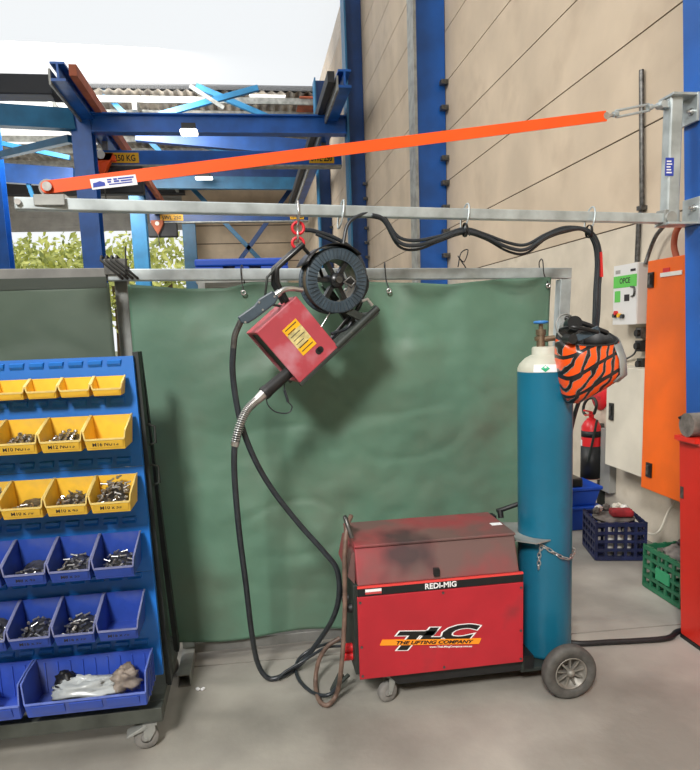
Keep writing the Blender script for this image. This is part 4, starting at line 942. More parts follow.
# uprights of the A frame and base
for xx, dx in ((-.428, -.044), (PXL-.02, 0)):
    k = MB(); k.prism([(xx-.010, 2.72, .17), (xx-.010, 2.80, .17), (xx-.010+dx, 2.90, 1.585), (xx-.010+dx, 2.825, 1.585)], (.022, 0, 0)); k.build('upright', 'trolley_black', tr)
    k = MB(); k.prism([(xx-.010, 3.02, .17), (xx-.010, 3.07, .17), (xx-.010+dx, 2.93, 1.585), (xx-.010+dx, 2.902, 1.585)], (.022, 0, 0)); k.build('upright', 'trolley_black', tr)
bx = -.432
k = MB(); k.bb(-1.5, bx, 2.535, 2.595, .118, .178); k.build('base_rail', 'trolley', tr, bevel=.004)
k = MB(); k.bb(-1.5, bx, 3.12, 3.18, .118, .178); k.build('base_rail', 'trolley', tr, bevel=.004)
for xx in (bx-.03, -1.47): k = MB(); k.bb(xx-.03, xx+.03, 2.595, 3.12, .118, .178); k.build('side_rail', 'trolley', tr, bevel=.004)
cst = PZ(147, 749, 0)
for x_, y_, br_ in ((cst.x+.0, 2.56, True), (-1.4, 2.56, False), (cst.x+.02, 3.13, False), (-1.4, 3.13, False)): caster(x_, y_, .049, .118, tr, ang=.15, brk=br_)
for j in range(3):
    k = MB(); zc = 1.28-.17*j; q = PY(150, 444, 2.9); xb_ = -.418-.031*(zc-.17); k.tube([(xb_, 2.86-.02*j, zc), (xb_+.03, 2.86-.02*j, zc-.01), (xb_+.03, 2.86-.02*j, zc-.08), (xb_, 2.86-.02*j, zc-.09)], .006, 6)
    if j < 2: k.build('side_hook', 'trolley_dark', tr)

# bins
bolt_me = None
def bolt_proto():
    k = MB(); k.cyl((0, 0, 0), (.006, 0, 0), .0065, n=6); k.cyl((.006, 0, 0), (.026, 0, 0), .0036, n=8)
    o = k.build('bolt', 'steel', origin=(.013, 0, 0)); return o
def nut_proto():
    k = MB(); k.cyl((0, 0, -.004), (0, 0, .004), .009, n=6); k.mi = 1; k.cyl((0, 0, -.0044), (0, 0, .0044), .005, n=10)
    return k.build('nut', ['steel', 'black'], origin=(0, 0, 0))
BOLT = bolt_proto(); NUT = nut_proto(); used = {'b': False, 'n': False}
def fasteners(kind, cx, cy, zf, w, d, n, label, group, rd, heap=.0, mat_=None):
    src = NUT if kind == 'n' else BOLT
    cell = .0215 if kind == 'n' else .0265; nx = max(2, int(w/cell)); ny = max(1, int(d/cell)); i = 0; lay = 0
    while i < n:
        a = list(range(nx*ny)); rd.shuffle(a)
        m = len(a) if lay == 0 else int(len(a)*.6)
        for c in sorted(a[:m]):
            if i >= n: break
            gx = (c % nx+.5)/nx*w-w/2; gy = (c//nx+.5)/ny*d-d/2
            if not used[kind]: o = src; used[kind] = True
            else: o = src.copy(); C.objects.link(o)
            o.location = (cx+gx+rd.uniform(-.002, .002), cy+gy+rd.uniform(-.002, .002), zf+.012+lay*.0125+heap*max(0, 1-(abs(gx)/(w*.6))**2)*(.62+.75*gy/d))
            o.rotation_euler = (rd.uniform(-.3, .3), rd.uniform(-.45, .45), rd.uniform(0, 2*PI))
            o['label'] = label; o['category'] = 'nut' if kind == 'n' else 'bolt'; o['group'] = group; i += 1
        lay += 1
def make_bin(w, d, h, m, big=False):
    """local frame: back at y=0, front at -d, floor at z=0, centred in x"""
    t = bpy.data.objects.new('storage_bin', None); C.objects.link(t); t.empty_display_size = .03
    k = MB(); hw = w/2; bt = hw-.009
    fz = h*(.36 if not big else .40); yf0 = -d*.9; yf1 = -d
    # floor, back
    k.add([(-bt, 0, 0), (bt, 0, 0), (bt, yf0, 0), (-bt, yf0, 0)], [(0, 1, 2, 3)])
    k.add([(-bt, 0, 0), (bt, 0, 0), (hw, 0, h), (-hw, 0, h)], [(0, 1, 2, 3)])
    fr = .62 if not big else .95
    for s in (-1, 1):
        prof = [(0, 0), (yf0, 0), (yf1, fz), (yf1, h*fr) if not big else (yf1*1.0, h*.95), (-d*(.12 if not big else .55), h), (0, h)]
        vs = []
        for (y, z) in prof: vs.append((s*(bt+(hw-bt)*z/h), y, z))
        k.add(vs, [list(range(len(vs)))])
    bf = bt+(hw-bt)*fz/h
    k.add([(-bt, yf0, 0), (bt, yf0, 0), (bf, yf1, fz), (-bf, yf1, fz)], [(0, 1, 2, 3)])
    k.build('bin_shell', m, t, solid=.0035 if not big else .006)
    # rim along the lip and sides
    k = MB(); k.bar((-bf, yf1-.002, fz), (bf, yf1-.002, fz), .006, .007)
    for s in (-1, 1):
        k.bar((s*bf, yf1, fz), (s*(hw-.001), yf1, h*.62 if not big else h*.95), .006, .005, (1, 0, 0)); k.bar((s*(hw-.001), yf1, h*.62 if not big else h*.95), (s*hw, -d*(.12 if not big else .55), h), .006, .006); k.bar((s*hw, -d*(.12 if not big else .55), h), (s*hw, -.001, h), .006, .006)
    k.build('bin_rim', m+'_worn', t)
    if not big:
        k = MB(); k.add([(-bt*.92, yf0+(yf1-yf0)*.2-.003, fz*.2), (bt*.92, yf0+(yf1-yf0)*.2-.003, fz*.2), (bf*.92, yf1-.003, fz*.85), (-bf*.92, yf1-.003, fz*.85)], [(0, 1, 2, 3)]); k.build('label_plate', m, t, solid=.002)
    else:
        for j in range(3):
            xa = -bf*.9+j*bf*.62; xb = xa+bf*.54
            k = MB(); k.add([(xa, yf0+(yf1-yf0)*.25-.004, fz*.25), (xb, yf0+(yf1-yf0)*.25-.004, fz*.25), (xb, yf1-.005, fz*.85), (xa, yf1-.005, fz*.85)], [(0, 1, 2, 3)]); k.build('label_plate', m, t, solid=.004)
        k = MB()
        for j in range(9): k.bb(-bt+2*bt*(j+.5)/9-.003, -bt+2*bt*(j+.5)/9+.003, -.008, -.003, .01, h*.9)
        for s in (-1, 1):
            for j in range(4): k.bb(s*(hw-.002), s*(hw+.006), -d*.75+j*d*.2, -d*.75+j*d*.2+.012, h*.12, h*.9)
        k.build('stiffening_rib', m, t)
    return t
protos = {}
def place_bin(key, args, xr, ztop, label, group, txt=None, rd=None):
    w, d, h, m = args[:4]; big = len(args) > 4
    xc = xr-w/2; zf = ztop-h; y = pan(zf)-.0125
    if key not in protos:
        t = make_bin(*args); protos[key] = t; t.location = (xc, y, zf); tag(t, label, 'storage bin', group); o = t
    else:
        o = dup(protos[key], (xc, y, zf), None, label, group)
        for ch in [c for c in o.children if c.name.startswith('label_text')]: bpy.data.objects.remove(ch)
    return o, xc, y, zf
todo_text = []
rd = random.Random(5)
ordn = ['rightmost', 'second from right', 'third from right', 'fourth from right', 'cut by left edge']
rows = [
 ('top row', 'yellow', 'y1', (.117, .085, .071, 'bin_yellow'), (124.5, 375), .121, 5, [None]*5, [None]*5),
 ('second row', 'yellow', 'y2', (.155, .17, .114, 'bin_yellow'), (131.5, 413), .160, 4, ['M16 NUTS', 'M12 NUTS', 'M10 NUTS', 'M8 NUTS'], [None, 'n', 'n', None]),
 ('third row', 'yellow', 'y2', (.155, .17, .114, 'bin_yellow'), (136.5, 472), .160, 4, ['M10 x 55', 'M10 x 45', 'M10 x 70', 'M10 x 90'], ['b', 'b', 'b2', 'b']),
 ('fourth row', 'blue', 'b2', (.155, .185, .128, 'bin_blue'), (140, 529), .160, 4, [None, 'M8 x 55', 'M8 x 45', 'M8 x 35'], ['b', 'b', 'b2', None]),
 ('fifth row', 'blue', 'b2', (.155, .185, .128, 'bin_blue'), (144, 587), .160, 4, ['M16 x 70', 'M16 x 75', 'M16 x 90', None], [None, 'b', 'b', 'b']),
]
HEAP = {('third row', 0): .085, ('third row', 3): .10, ('third row', 2): .042, ('fourth row', 2): .045, ('fifth row', 3): .07}
nb = {('second row', 1): 26, ('second row', 2): 22, ('third row', 0): 34, ('third row', 1): 18, ('third row', 2): 8, ('third row', 3): 34, ('fourth row', 0): 16, ('fourth row', 1): 20, ('fourth row', 2): 8, ('fifth row', 1): 20, ('fifth row', 2): 18, ('fifth row', 3): 14}
for rn, col, key, args, (px, py), pitch, cnt, txts, fill in rows:
    zt_ = zrow(px, py); xr0 = PY(px, py, pan(zt_)).x+.006
    for i in range(cnt):
        l = ordn[i] if not (cnt == 4 and i == 3) else ordn[4]
        w, d, h, m = args
        what = {'n': 'steel nuts inside', 'b': 'steel bolts inside', 'b2': 'a few bolts inside'}.get(fill[i], 'looking empty' if i < 4 and rn != 'top row' else 'small and shallow' if rn == 'top row' else 'mostly hidden')
        o, xc, y, zf = place_bin(key, args, xr0-pitch*i, zt_, '%s bin in the %s, %s, %s' % (col, rn, l, what), 'small bins on the louvred panel')
        if txts[i]: todo_text.append((o, txts[i], xc, y, zf, args))
        if fill[i]:
            k_ = 'n' if fill[i] == 'n' else 'b'
            n_ = nb.get((rn, i), 10)
            hp_ = HEAP.get((rn, i), .055)
            k = MB()
            def mound(u, v, w=w*.80, d=d*.72, xc=xc, yc=y-d*.48, zf=zf, hp_=hp_):
                gx = (u-.5)*w; gy = (v-.5)*d
                return (xc+gx, yc+gy, zf+.004+max(0, (hp_*max(0, 1-(abs(gx)/(w*.6))**2)*(.62+.75*gy/d)-.002+.004*noise.noise((gx*90, gy*90, i))))*min(1, 6*v, 8*u, 8*(1-u)))
            k.grid(mound, 24, 20); mo = k.build('fastener_heap', 'steel_dark')
            tag(mo, 'heap of small steel %s filling the %s bin, %s, %s' % ('nuts' if k_ == 'n' else 'bolts', col, rn, l), 'fasteners', None, 'stuff')
            fasteners(k_, xc, y-d*.48, zf+.003, w*.78, d*.66, n_, 'steel %s on the heap in the %s bin, %s, %s' % ('nut' if k_ == 'n' else 'bolt', col, rn, l), '%s in the %s bin %s' % ('nuts' if k_ == 'n' else 'bolts', rn, l), rd, hp_)
for o, s, xc, y, zf, (w, d, h, m) in todo_text:
    fz = h*.36; uy = Vector((0, -d*.1, fz)).normalized()
    p = Vector((xc, y-d*.9-d*.1*.36-.0055, zf+fz*.36))
    text('label_text', s, .022, p, (1, 0, .02), uy, 'ink', o, depth=.0003, off=.0004, stretch=.95, shear=.1)
# big bins on the base
zbb = PY(137, 708, 2.46).z; hbb = PY(150, 652, 2.64).z-zbb; print('BIG', zbb, hbb)
bargs = (.452, .18, max(.15, hbb), 'big_blue', True)
xr0 = -.470
def pan_big(): return 2.685
for i, l in enumerate(('large blue bin on the trolley base at the right, holding a plastic bag', 'large blue bin on the trolley base cut by the left edge of the view')):
    if i == 0: t = make_bin(*bargs); big0 = t
    else: t = dup(big0)
    t.location = (xr0-.226-.462*i, 2.643, zbb); tag(t, l, 'storage bin', 'large bins on the trolley base')
bgx = xr0-.226
def crumple(cx, cy, cz, rx, ry, rz, seed, name, m, label, cat, amp=.35):
    k = MB(); nn = 22
    def f(u, v):
        th = 2*PI*u; ph = PI*v; d = Vector((math.sin(ph)*math.cos(th), math.sin(ph)*math.sin(th), math.cos(ph)))
        q = 1+amp*noise.noise(d*2.1+Vector((seed, 0, 0)))+amp*.5*noise.noise(d*5+Vector((0, seed, 0)))
        p = Vector((cx+rx*d.x*q, cy+ry*d.y*q, cz+rz*d.z*q))
        return p
    k.grid(f, nn, nn); z0 = cz-rz*.8
    for p in k.v: p.z = max(p.z, z0)
    return tag(k.build(name, m), label, cat)
zbf = zbb+.012
crumple(bgx-.02, 2.545, zbf+.045, .115, .045, .04, 2.2, 'plastic_bag', 'plastic_bag', 'crumpled clear plastic bag in the large blue bin', 'bag', .6)
crumple(bgx+.13, 2.56, zbf+.055, .055, .04, .05, 6.2, 'crumpled_paper', 'dull_paper', 'crumpled brown paper at the right in the large blue bin', 'paper', .5)
crumple(bgx-.10, 2.58, zbf+.07, .04, .04, .035, 9.2, 'dark_rag', 'black', 'small dark rag behind the plastic bag in the large blue bin', 'rag', .4)
crumple(bgx-.40, 2.55, zbf+.04, .05, .04, .04, 4.2, 'crumpled_paper', 'brown_paper', 'bit of brown paper in the blue bin at the left edge', 'paper', .5)
q = rows[1]; zt2 = zrow(131.5, 413); k = MB(); k.lathe((-.53, pan(zt2)-.10, zt2-.12), (0, 0, 1), [(.014, 0), (.001, .03)], 10); tag(k.build('orange_cone_bit', 'rust'), 'small orange brown bit lying in the rightmost yellow bin of the second row', 'part')

# ================================================================== RIGHT SIDE WALL ITEMS
# orange cabinet
oc = thing('orange_cabinet', (2.76, 4.0, .42), 'tall orange metal cabinet fixed on the wall', 'cabinet')
XO = 2.65; yn, yfr = 3.62, PX(643.5, 400, XO).y; zt_ = PX(643.5, 262, XO).z; zb_ = PX(643.5, 488, XO).z
OCZ = zt_; k = MB(); k.bb(XO+.02, WX-.001, yn, yfr, zb_, zt_); k.build('cabinet_body', 'cab_orange', oc, bevel=.006)
k = MB(); k.bb(XO, XO+.02, yn, yfr, zb_, zt_); dr = k.build('cabinet_door', 'cab_orange', oc, bevel=.005)
for (px, py, hh) in ((651.5, 280, .05), (649.5, 470, .05)):
    q = PX(px, py, XO); k = MB(); k.bb(XO-.012, XO+.004, q.y-.03, q.y+.03, q.z-hh, q.z+hh); k.mi = 1; k.bb(XO-.022, XO-.010, q.y-.012, q.y+.012, q.z-hh*.6, q.z+hh*.7); k.build('door_latch', ['black_gloss', 'steel_dark'], dr, bevel=.003)
q0 = PX(661, 275, XO); q1 = PX(682.5, 272.5, XO); k = MB(); k.bb(XO-.006, XO+.001, q1.y, q0.y, q0.z-.014, q0.z+.012); k.build('door_nameplate', 'white', dr)
q0 = PX(667, 271, XO); k = MB(); k.bb(XO-.003, XO+.001, q0.y-.03, q0.y+.04, q0.z-.01, q0.z+.02); k.build('faded_mark', 'red_print', dr)
# white cabinet
wc = thing('white_cabinet', (2.78, 4.5, .5), 'off-white metal cabinet on the wall, lower and left of the orange one', 'cabinet')
XW = 2.70; ya = yfr+.02; yb = PX(606, 415, XW).y; za = PX(608, 465, XW).z; zb2 = PX(608, 366, XW).z
k = MB(); k.bb(XW+.015, WX, ya, yb, za, zb2); k.build('cabinet_body', 'cab_white', wc, bevel=.004)
k = MB(); k.bb(XW, XW+.015, ya, yb, za, zb2); dr = k.build('cabinet_door', 'cab_white', wc, bevel=.004)
q = PX(612, 411.5, XW); k = MB(); k.bb(XW-.012, XW+.002, q.y-.028, q.y+.028, q.z-.065, q.z+.065); k.mi = 1; k.bb(XW-.02, XW-.01, q.y-.01, q.y+.01, q.z-.03, q.z+.04); k.build('door_latch', ['black_gloss', 'steel_dark'], dr)
# box with green panel
XB = 2.74; ox = thing('control_box', (2.8, 4.6, 1.65), 'white wall box with a green band reading OPCE', 'control box')
ya = PX(637.5, 290, XB).y; yb = PX(613.5, 290, XB).y; zt_ = PX(625, 264.5, XB).z; zb_ = PX(625, 324.5, XB).z
k = MB(); k.bb(XB, WX, ya, yb, zb_, zt_); k.build('box_body', 'box_white', ox, bevel=.005)
k = MB(); k.bb(XB-.003, XB, ya+.005, yb-.005, zb_, zt_); fp = k.build('front_panel', mat('panel white', (214, 214, 212), .4), ox)
def bxp(u, v): return (yb+(ya-yb)*u, zb_+(zt_-zb_)*v)
def bxq(u0, u1, v0, v1, m, nm, th=.0015):
    a = bxp(u0, v0); c = bxp(u1, v1); k = MB(); k.bb(XB-.003-th, XB-.0028, a[0], c[0], a[1], c[1]); return k.build(nm, m, fp)
bxq(.02, .98, .62, .82, 'green_print', 'green_band'); bxq(.08, .32, .38, .57, 'green_print', 'green_label')
bxq(.49, .70, .39, .5, 'ink', 'display'); bxq(.72, .92, .87, .91, 'ink', 'maker_mark'); bxq(.1, .3, .86, .92, 'door_slat', 'round_mark')
a = bxp(.5, .69); text('panel_text', 'OPCE', .055, (XB-.0048, a[0], a[1]), (0, -1, 0), (0, 0, 1), 'ink', fp, depth=.0003, off=.0012)
for u, v, m in ((.14, .155, 'black_gloss'), (.34, .155, 'yellow_label'), (.48, .14, 'black_gloss'), (.2, .2, 'red_print')):
    a = bxp(u, v); k = MB(); k.cyl((XB-.003, a[0], a[1]), (XB-.025, a[0], a[1]), .016, n=14); k.build('switch_knob', m, fp)
a = bxp(.85, .53); k = MB(); k.tube([(XB-.005, a[0]+.03, a[1]+.04), (XB-.01, a[0]-.02, a[1]+.03), (XB-.01, a[0]-.02, a[1]-.02), (XB-.005, a[0]+.02, a[1]-.03)], .007, 8, smoothpts=4); k.build('key_loop', 'steel_dark', fp)
# sockets under the box by the orange cabinet
for px, py, l, m in ((640, 333, 'grey socket outlet on the wall under the white wall box', 'steel_dark'), (639.5, 346, 'black plug in the wall below the grey socket', 'black'), (641, 364, 'dark outlet at the top corner of the off-white cabinet', 'trolley_dark')):
    q = PX(px, py, WX-.05); k = MB(); k.bb(WX-.06, WX, q.y-.03, q.y+.045, q.z-.04, q.z+.04); k.mi = 1; k.cyl((WX-.06, q.y, q.z), (WX-.085, q.y, q.z), .025, n=14)
    tag(k.build('wall_socket', [m, 'black'], bevel=.004), l, 'socket')
k = MB(); k.tube([PX(637, 348, WX-.06), PX(634, 354, WX-.05), PX(628, 358, WX-.03), PX(622, 360, WX-.02), PX(612, 360, WX-.02)], .007, 8, smoothpts=5); tag(k.build('wall_cable', 'cable'), 'short black cable curving along the wall behind the helmet', 'cable')
# fire extinguisher and sign
q = PX(592, 470, 2.78); ey = q.y; ex = 2.765; zt_ = PX(593, 418, 2.78).z; zb_ = PX(592, 478, 2.78).z
fe = thing('fire_extinguisher', (ex, ey, zb_), 'red fire extinguisher with a black band hanging on the wall', 'fire extinguisher')
R_ = .078
k = MB(); k.lathe((ex, ey, zb_), (0, 0, 1), [(.001, 0), (R_-.01, 0), (R_, .02), (R_, zt_-zb_-.07), (R_-.02, zt_-zb_-.03), (.03, zt_-zb_), (.001, zt_-zb_)], 28); k.build('extinguisher_body', 'ext_red', fe)
hh = zt_-zb_
k = MB(); k.lathe((ex, ey, zb_+hh*.70), (0, 0, 1), [(R_+.001, 0), (R_+.001, hh*.1)], 28); k.build('black_band', 'black', fe, solid=.001)
k = MB(); k.lathe((ex, ey, zb_), (0, 0, 1), [(R_+.004, 0.01), (R_+.004, hh*.55)], 28, a0=2.2, a1=5.2); k.build('holster', 'black', fe, solid=.006)
k = MB(); k.lathe((ex, ey, zb_+hh*.1), (0, 0, 1), [(R_+.0015, 0), (R_+.0015, hh*.55)], 12, a0=1.5, a1=2.4); k.build('instruction_label', 'sticker', fe)
k = MB(); k.cyl((ex, ey, zt_-.005), (ex, ey, zt_+.05), .022, n=12); k.bar((ex, ey, zt_+.05), (ex-.09, ey-.05, zt_+.075), .02, .012); k.bar((ex, ey, zt_+.03), (ex-.08, ey-.05, zt_+.035), .02, .01); k.build('valve_head', 'ext_red', fe)
k = MB(); pts = [PX(x_, y_, 2.72) for x_, y_ in ((594, 414), (596.5, 405), (594, 398.5), (588, 399), (584, 405), (583.5, 412), (586, 415))]; k.tube(pts, .012, 8, smoothpts=5); k.tube([PX(597, 420, 2.68), PX(593, 440, 2.67), PX(588, 462, 2.67)], .010, 8); k.build('discharge_hose', 'trolley_dark', fe)
k = MB(); k.bb(ex+.05, WX, ey-.02, ey+.02, zb_+.1, zt_-.05); k.build('wall_bracket', 'steel_dark', fe)
q = PX(599.5, 394, WX-.01); k = MB(); k.lathe((WX-.012, q.y, q.z), (1, 0, 0), [(.001, 0), (.135, 0), (.135, .01), (.001, .01)], 28)
sg = tag(k.build('round_sign', 'sign_red'), 'round red fire sign on the wall above the extinguisher', 'sign')
k = MB(); k.bb(WX-.0135, WX-.0118, q.y-.02, q.y+.03, q.z-.05, q.z-.02); k.bb(WX-.0135, WX-.0118, q.y-.03, q.y-.0, q.z+.02, q.z+.06); k.build('sign_symbol', mat('sign dark red', (170, 20, 34), .5), sg)
# post under the extinguisher
q = PX(598.5, 470, WX-.03); k = MB(); k.bb(WX-.05, WX, q.y-.06, q.y-.02, .02, PX(600, 480, WX-.03).z); tag(k.build('wall_post', 'trolley_dark'), 'narrow dark post on the wall below the extinguisher', 'post')
k = MB(); a = PX(604, 440, WX-.04); k.bb(WX-.06, WX, a.y-.13, a.y+.02, .25, a.z+.1); tag(k.build('duct_cover', 'door_slat', bevel=.004), 'pale grey duct cover on the wall between extinguisher and white cabinet', 'duct')

# crates
def crate(c, w, d, h, yawr, m, name, label, nx=5, nz=4):
    t = thing(name, c, label, 'crate'); T = Matrix.Translation(c) @ Matrix.Rotation(yawr, 4, 'Z')
    k = MB(T)
    for s in (-1, 1):
        for i in range(nx+1):
            x = -w/2+w*i/nx; k.bb(x-.010, x+.010, s*d/2-.006, s*d/2+.006, .01, h); y = -d/2+d*i/nx; k.bb(s*w/2-.006, s*w/2+.006, y-.010, y+.010, .01, h)
        for j in range(nz+1):
            z = .018+(h-.036)*j/nz; hh = .018 if 0 < j < nz else .026
            k.bb(-w/2, w/2, s*d/2-.009, s*d/2+.009, z-hh/2, z+hh/2); k.bb(s*w/2-.009, s*w/2+.009, -d/2, d/2, z-hh/2, z+hh/2)
    k.build('crate_wall', m, t)
    k = MB(T)
    for i in range(7): y = -d/2+d*(i+.5)/7; k.bb(-w/2, w/2, y-.014, y+.014, .004, .016)
    k.build('crate_floor', m, t)
    return t, T
a, c = PZ(596, 561), PZ(645, 561); v = c-a; ya_ = math.atan2(v.y, v.x); w = v.length; nrm = Vector((-v.y, v.x, 0)).normalized()
cc = (a+c)/2+nrm*.17; cc.z = 0
cr, T = crate(cc, w, .33, .275, ya_, 'crate_navy', 'milk_crate', 'dark navy milk crate full of rags and bottles on the floor by the wall')
for i, (x, y, s) in enumerate(((-.05, -.08, 1), (.01, -.085, 1.05), (.07, -.08, .95), (.10, .03, 1))):
    k = MB(T); k.lathe((x, y, .018), (0, 0, 1), [(.001, 0), (.026, 0), (.027, .14*s), (.012, .17*s), (.012, .2*s), (.001, .2*s)], 16); tag(k.build('spray_bottle', 'white'), ['white bottle inside the navy crate, left of the front three', 'white bottle inside the navy crate, middle of the front three', 'white bottle inside the navy crate, right of the front three', 'white bottle standing at the back of the navy crate'][i], 'bottle', 'bottles in the navy crate')
def blob(T, x, y, z, rx, ry, rz, seed, name, m, label, cat, amp=.35):
    p = T @ Vector((x, y, z)); return crumple(p.x, p.y, p.z, rx, ry, rz, seed, name, m, label, cat, amp)
blob(T, -.0, .0, .262, .14, .13, .03, 1.1, 'shop_rag', 'rag', 'flat grey rag spread over the top of the navy crate', 'rag', .15)
k = MB(T); k.box((.03, -.06, .315), (.15, .1, .05)); tag(k.build('red_pouch', 'red_cloth', bevel=.018, seg=3), 'dark red cloth pouch lying on top of the navy crate', 'pouch')
for i, (x, y) in enumerate(((-.09, .06), (-.03, .09), (.04, .10), (-.12, .0), (.09, .07))):
    blob(T, x, y, .31, .028, .026, .024, 3+i, 'scrap_lump', ('white', 'rag', 'cab_white', 'rag', 'white')[i], ['pale lump behind the red pouch on the navy crate, far left', 'grey lump behind the red pouch on the navy crate', 'cream lump behind the red pouch on the navy crate, right', 'grey lump at the left rim of the navy crate', 'pale lump at the right rim of the navy crate'][i], 'scrap')
# green crate
a, c = PZ(645.5, 586), PZ(679, 610); xg = (a.x+c.x)/2; g0 = min(a.y, c.y)
gt, T = crate(Vector((xg+.165, (a.y+c.y)/2, 0)), .33, abs(a.y-c.y)+.0, .275, 0, 'crate_green', 'milk_crate', 'green milk crate on the floor beside the red cabinet')
k = MB(T); k.bb(-.178, -.170, -.08, .05, .1, .17); k.build('crate_nameplate', mat('light green plate', (44, 140, 96), .5), gt)
blob(T, .0, .0, .25, .14, .13, .05, 5.1, 'shop_rag', 'rag', 'grey rags heaped in the green crate', 'rag', .3)
blob(T, .02, .02, .315, .07, .06, .02, 7.7, 'dark_rag', 'black', 'dark cloth on top of the rags in the green crate', 'rag', .3)
# blue tub with a dark lid behind
q = PZ(588, 528); k = thing('storage_tub', (q.x, q.y, 0), 'blue plastic tub with dark case on it, half hidden by the teal cylinder', 'tub')
yt = 4.75; xa, xb = PY(560, 520, yt).x, PY(600, 520, yt).x
b = MB(); zt1 = PY(588, 488, yt).z
b.prism([(xa+.03, yt, .0), (xb-.03, yt, .0), (xb, yt, zt1*.5), (xa, yt, zt1*.5)], (0, .3, 0)); b.build('tub_body', 'tub_blue', k, bevel=.01)
b = MB(); b.bb(xa-.01, xb+.01, yt-.02, yt+.31, zt1*.5, zt1*.57); b.build('tub_rim', 'tub_blue', k, bevel=.006)
t2 = thing('storage_tub', (q.x, yt, zt1*.57), 'upper blue plastic tub stacked behind the teal cylinder', 'tub')
b = MB(); b.prism([(xa+.03, yt+.02, zt1*.572), (xb-.03, yt+.02, zt1*.572), (xb, yt, zt1*.95), (xa, yt, zt1*.95)], (0, .28, 0)); b.build('tub_body', 'tub_blue', t2, bevel=.01)
b = MB(); b.bb(xa-.01, xb+.01, yt-.02, yt+.31, zt1*.95, zt1*1.03); b.build('tub_rim', 'tub_blue', t2, bevel=.006)
k['label'] = 'lower blue plastic tub on the floor behind the teal cylinder'
b = MB(); zc0 = zt1*1.031; b.bb(xa, PY(583, 488, yt).x, yt, yt+.28, zc0, zc0+.07); tag(b.build('dark_case', 'black_gloss', bevel=.01), 'dark flat case on top of the stacked blue tubs', 'case')
# cable on wall from under orange cabinet to crate
k = MB(); k.tube([PX(677, 500, 2.8), PX(668, 512, 2.78), PX(660, 530, 2.72), PX(650, 534, 2.68), PX(640, 526, 2.64), PX(628, 511, 2.6), PX(618, 503, 2.57)], .008, 8, smoothpts=6); tag(k.build('white_cable', 'cab_white'), 'pale cable hanging in a curve from the orange cabinet to the navy crate', 'cable')
k = MB(); k.tube([PX(664, 226, 2.8), PX(656, 236, 2.8), PX(650, 250, 2.8), Vector((2.78, PX(648, 262, 2.8).y, OCZ))], .014, 8, smoothpts=5); tag(k.build('flex_conduit', 'steel_dark'), 'grey flexible conduit looping into the top of the orange cabinet, left', 'conduit')
k = MB(); k.tube([PX(682, 222, 2.78), PX(676, 232, 2.76), PX(674, 246, 2.76), Vector((2.76, PX(677, 254, 2.76).y, OCZ))], .02, 8, smoothpts=5); tag(k.build('flex_conduit', 'rust'), 'rusty brown cable dropping behind the swing arm mast to the orange cabinet', 'cable')

# red tool cabinet at the right edge
rc = thing('tool_cabinet', (2.5, 2.6, 0), 'tall red tool cabinet at the right edge of the view', 'cabinet')
ztp = PX(679, 438, 2.13).z
xt_ = PY(679, 438, 2.96).x; xo_ = PZ(679, 636, 0).x; print('RED', xt_, xo_, ztp)
k = MB(); k.prism([(xo_, 2.2, .02), (2.85, 2.2, .02), (2.85, 2.2, ztp), (xt_, 2.2, ztp)], (0, .76, 0)); k.build('cabinet_body', 'red_cab', rc, bevel=.006)
k = MB(); k.bb(2.13, 2.85, 2.2, 2.96, 0, .019); k.build('plinth', 'black', rc)
k = MB(); k.bb(xt_-.005, 2.855, 2.195, 2.965, ztp, ztp+.012); k.build('cabinet_top', mat('pink red edge', (222, 88, 80), .5), rc)
q = PX(686.5, 492, 2.115); xq = xt_+(xo_-xt_)*(ztp-q.z)/ztp; k = MB(); k.bb(xq-.002, xq+.003, q.y-.012, q.y+.012, q.z-.03, q.z+.03); k.build('paint_chip', 'steel_dark', rc)
gr = thing('bench_machine', (2.3, 2.88, ztp+.012), 'grey machine with a red lever standing on the red tool cabinet', 'machine')
za, zc_ = PY(690, 413, 2.88).z, ztp+.012; xa_ = PY(686.5, 425, 2.88).x
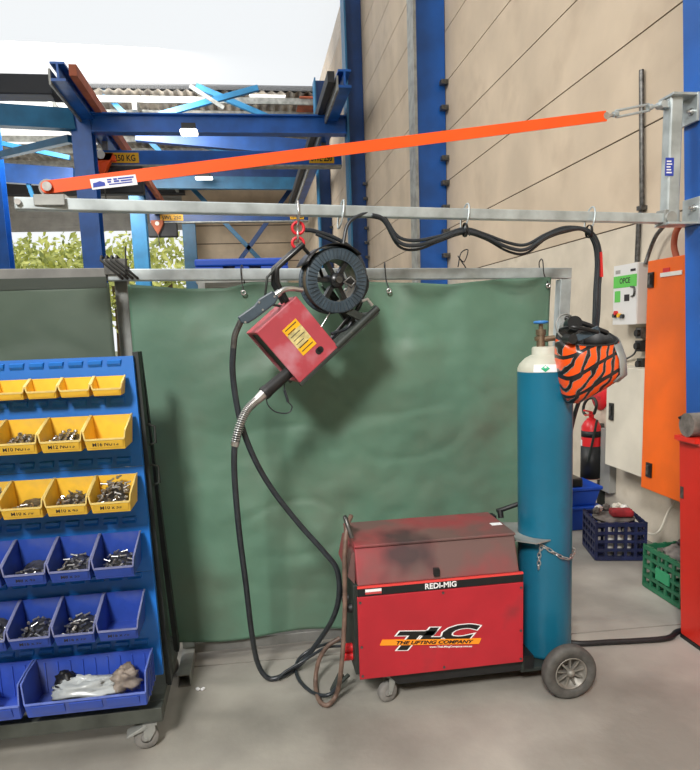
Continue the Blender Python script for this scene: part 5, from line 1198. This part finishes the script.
k = MB(); k.bb(xa_-.01, 2.5, 2.80, 2.955, zc_, zc_+.022); k.build('machine_base', 'red_cab', gr)
k = MB(); k.cyl((xa_, 2.88, (za+zc_+.022)/2), (2.46, 2.88, (za+zc_+.022)/2), (za-zc_-.022)/2, n=24); k.build('motor_body', 'rag', gr, bevel=.004)
def gp(px, py, y=2.945): return PY(px, py, y)
k = MB(); k.prism([gp(685, 436), gp(688.5, 437), gp(686.5, 418), gp(684, 414.5), gp(682.5, 417)], (0, -.02, 0)); k.build('lever_arm', 'red_cab', gr, bevel=.003)
k = MB(); k.tube([gp(679, 418, 2.93), gp(685.5, 415, 2.93)], .007, 8); k.tube([gp(681, 430, 2.93), gp(685, 431, 2.93)], .007, 8); k.build('lever_grip', 'black', gr)

# ================================================================== LIGHT
w = bpy.data.worlds.new('sky'); sc.world = w; w.use_nodes = True
bg = w.node_tree.nodes['Background']; bg.inputs['Color'].default_value = (.95, .98, 1, 1); bg.inputs['Strength'].default_value = 1.3
def area(name, loc, target, size, power, col=(1, 1, 1), spread=180):
    l = bpy.data.lights.new(name, 'AREA'); l.size = size; l.energy = power; l.spread = math.radians(spread); l.color = col
    o = bpy.data.objects.new(name, l); C.objects.link(o); o.location = loc
    o.rotation_euler = (Vector(target)-Vector(loc)).to_track_quat('-Z', 'Y').to_euler()
area('wall_fill', (-6, 4.5, 8), (2.87, 6, 3), 3, 640, (1, .95, .88))  # added fill to lift the cream wall, not a fitting of the building
area('hall_fill', (-4, 20, 8.8), (-5, 37, 6), 4, 2400, (1, .97, .92))  # added fill that brightens the far wall and roller door, no such fixture
area('door_daylight', ((DX0+DX1)/2, 36.2, 1.6), (-3, 22, 9), 5, 450, (.95, .98, 1))
area('skylight_key', (-2.3, -4.0, 6.3), (.75, 2.9, 1.1), 1.3, 185, (1, .98, .95), 75)
sc.view_settings.view_transform = 'Standard'; sc.view_settings.look = 'None'; sc.view_settings.exposure = -0.35; sc.view_settings.gamma = 1
sc.view_settings.use_curve_mapping = False
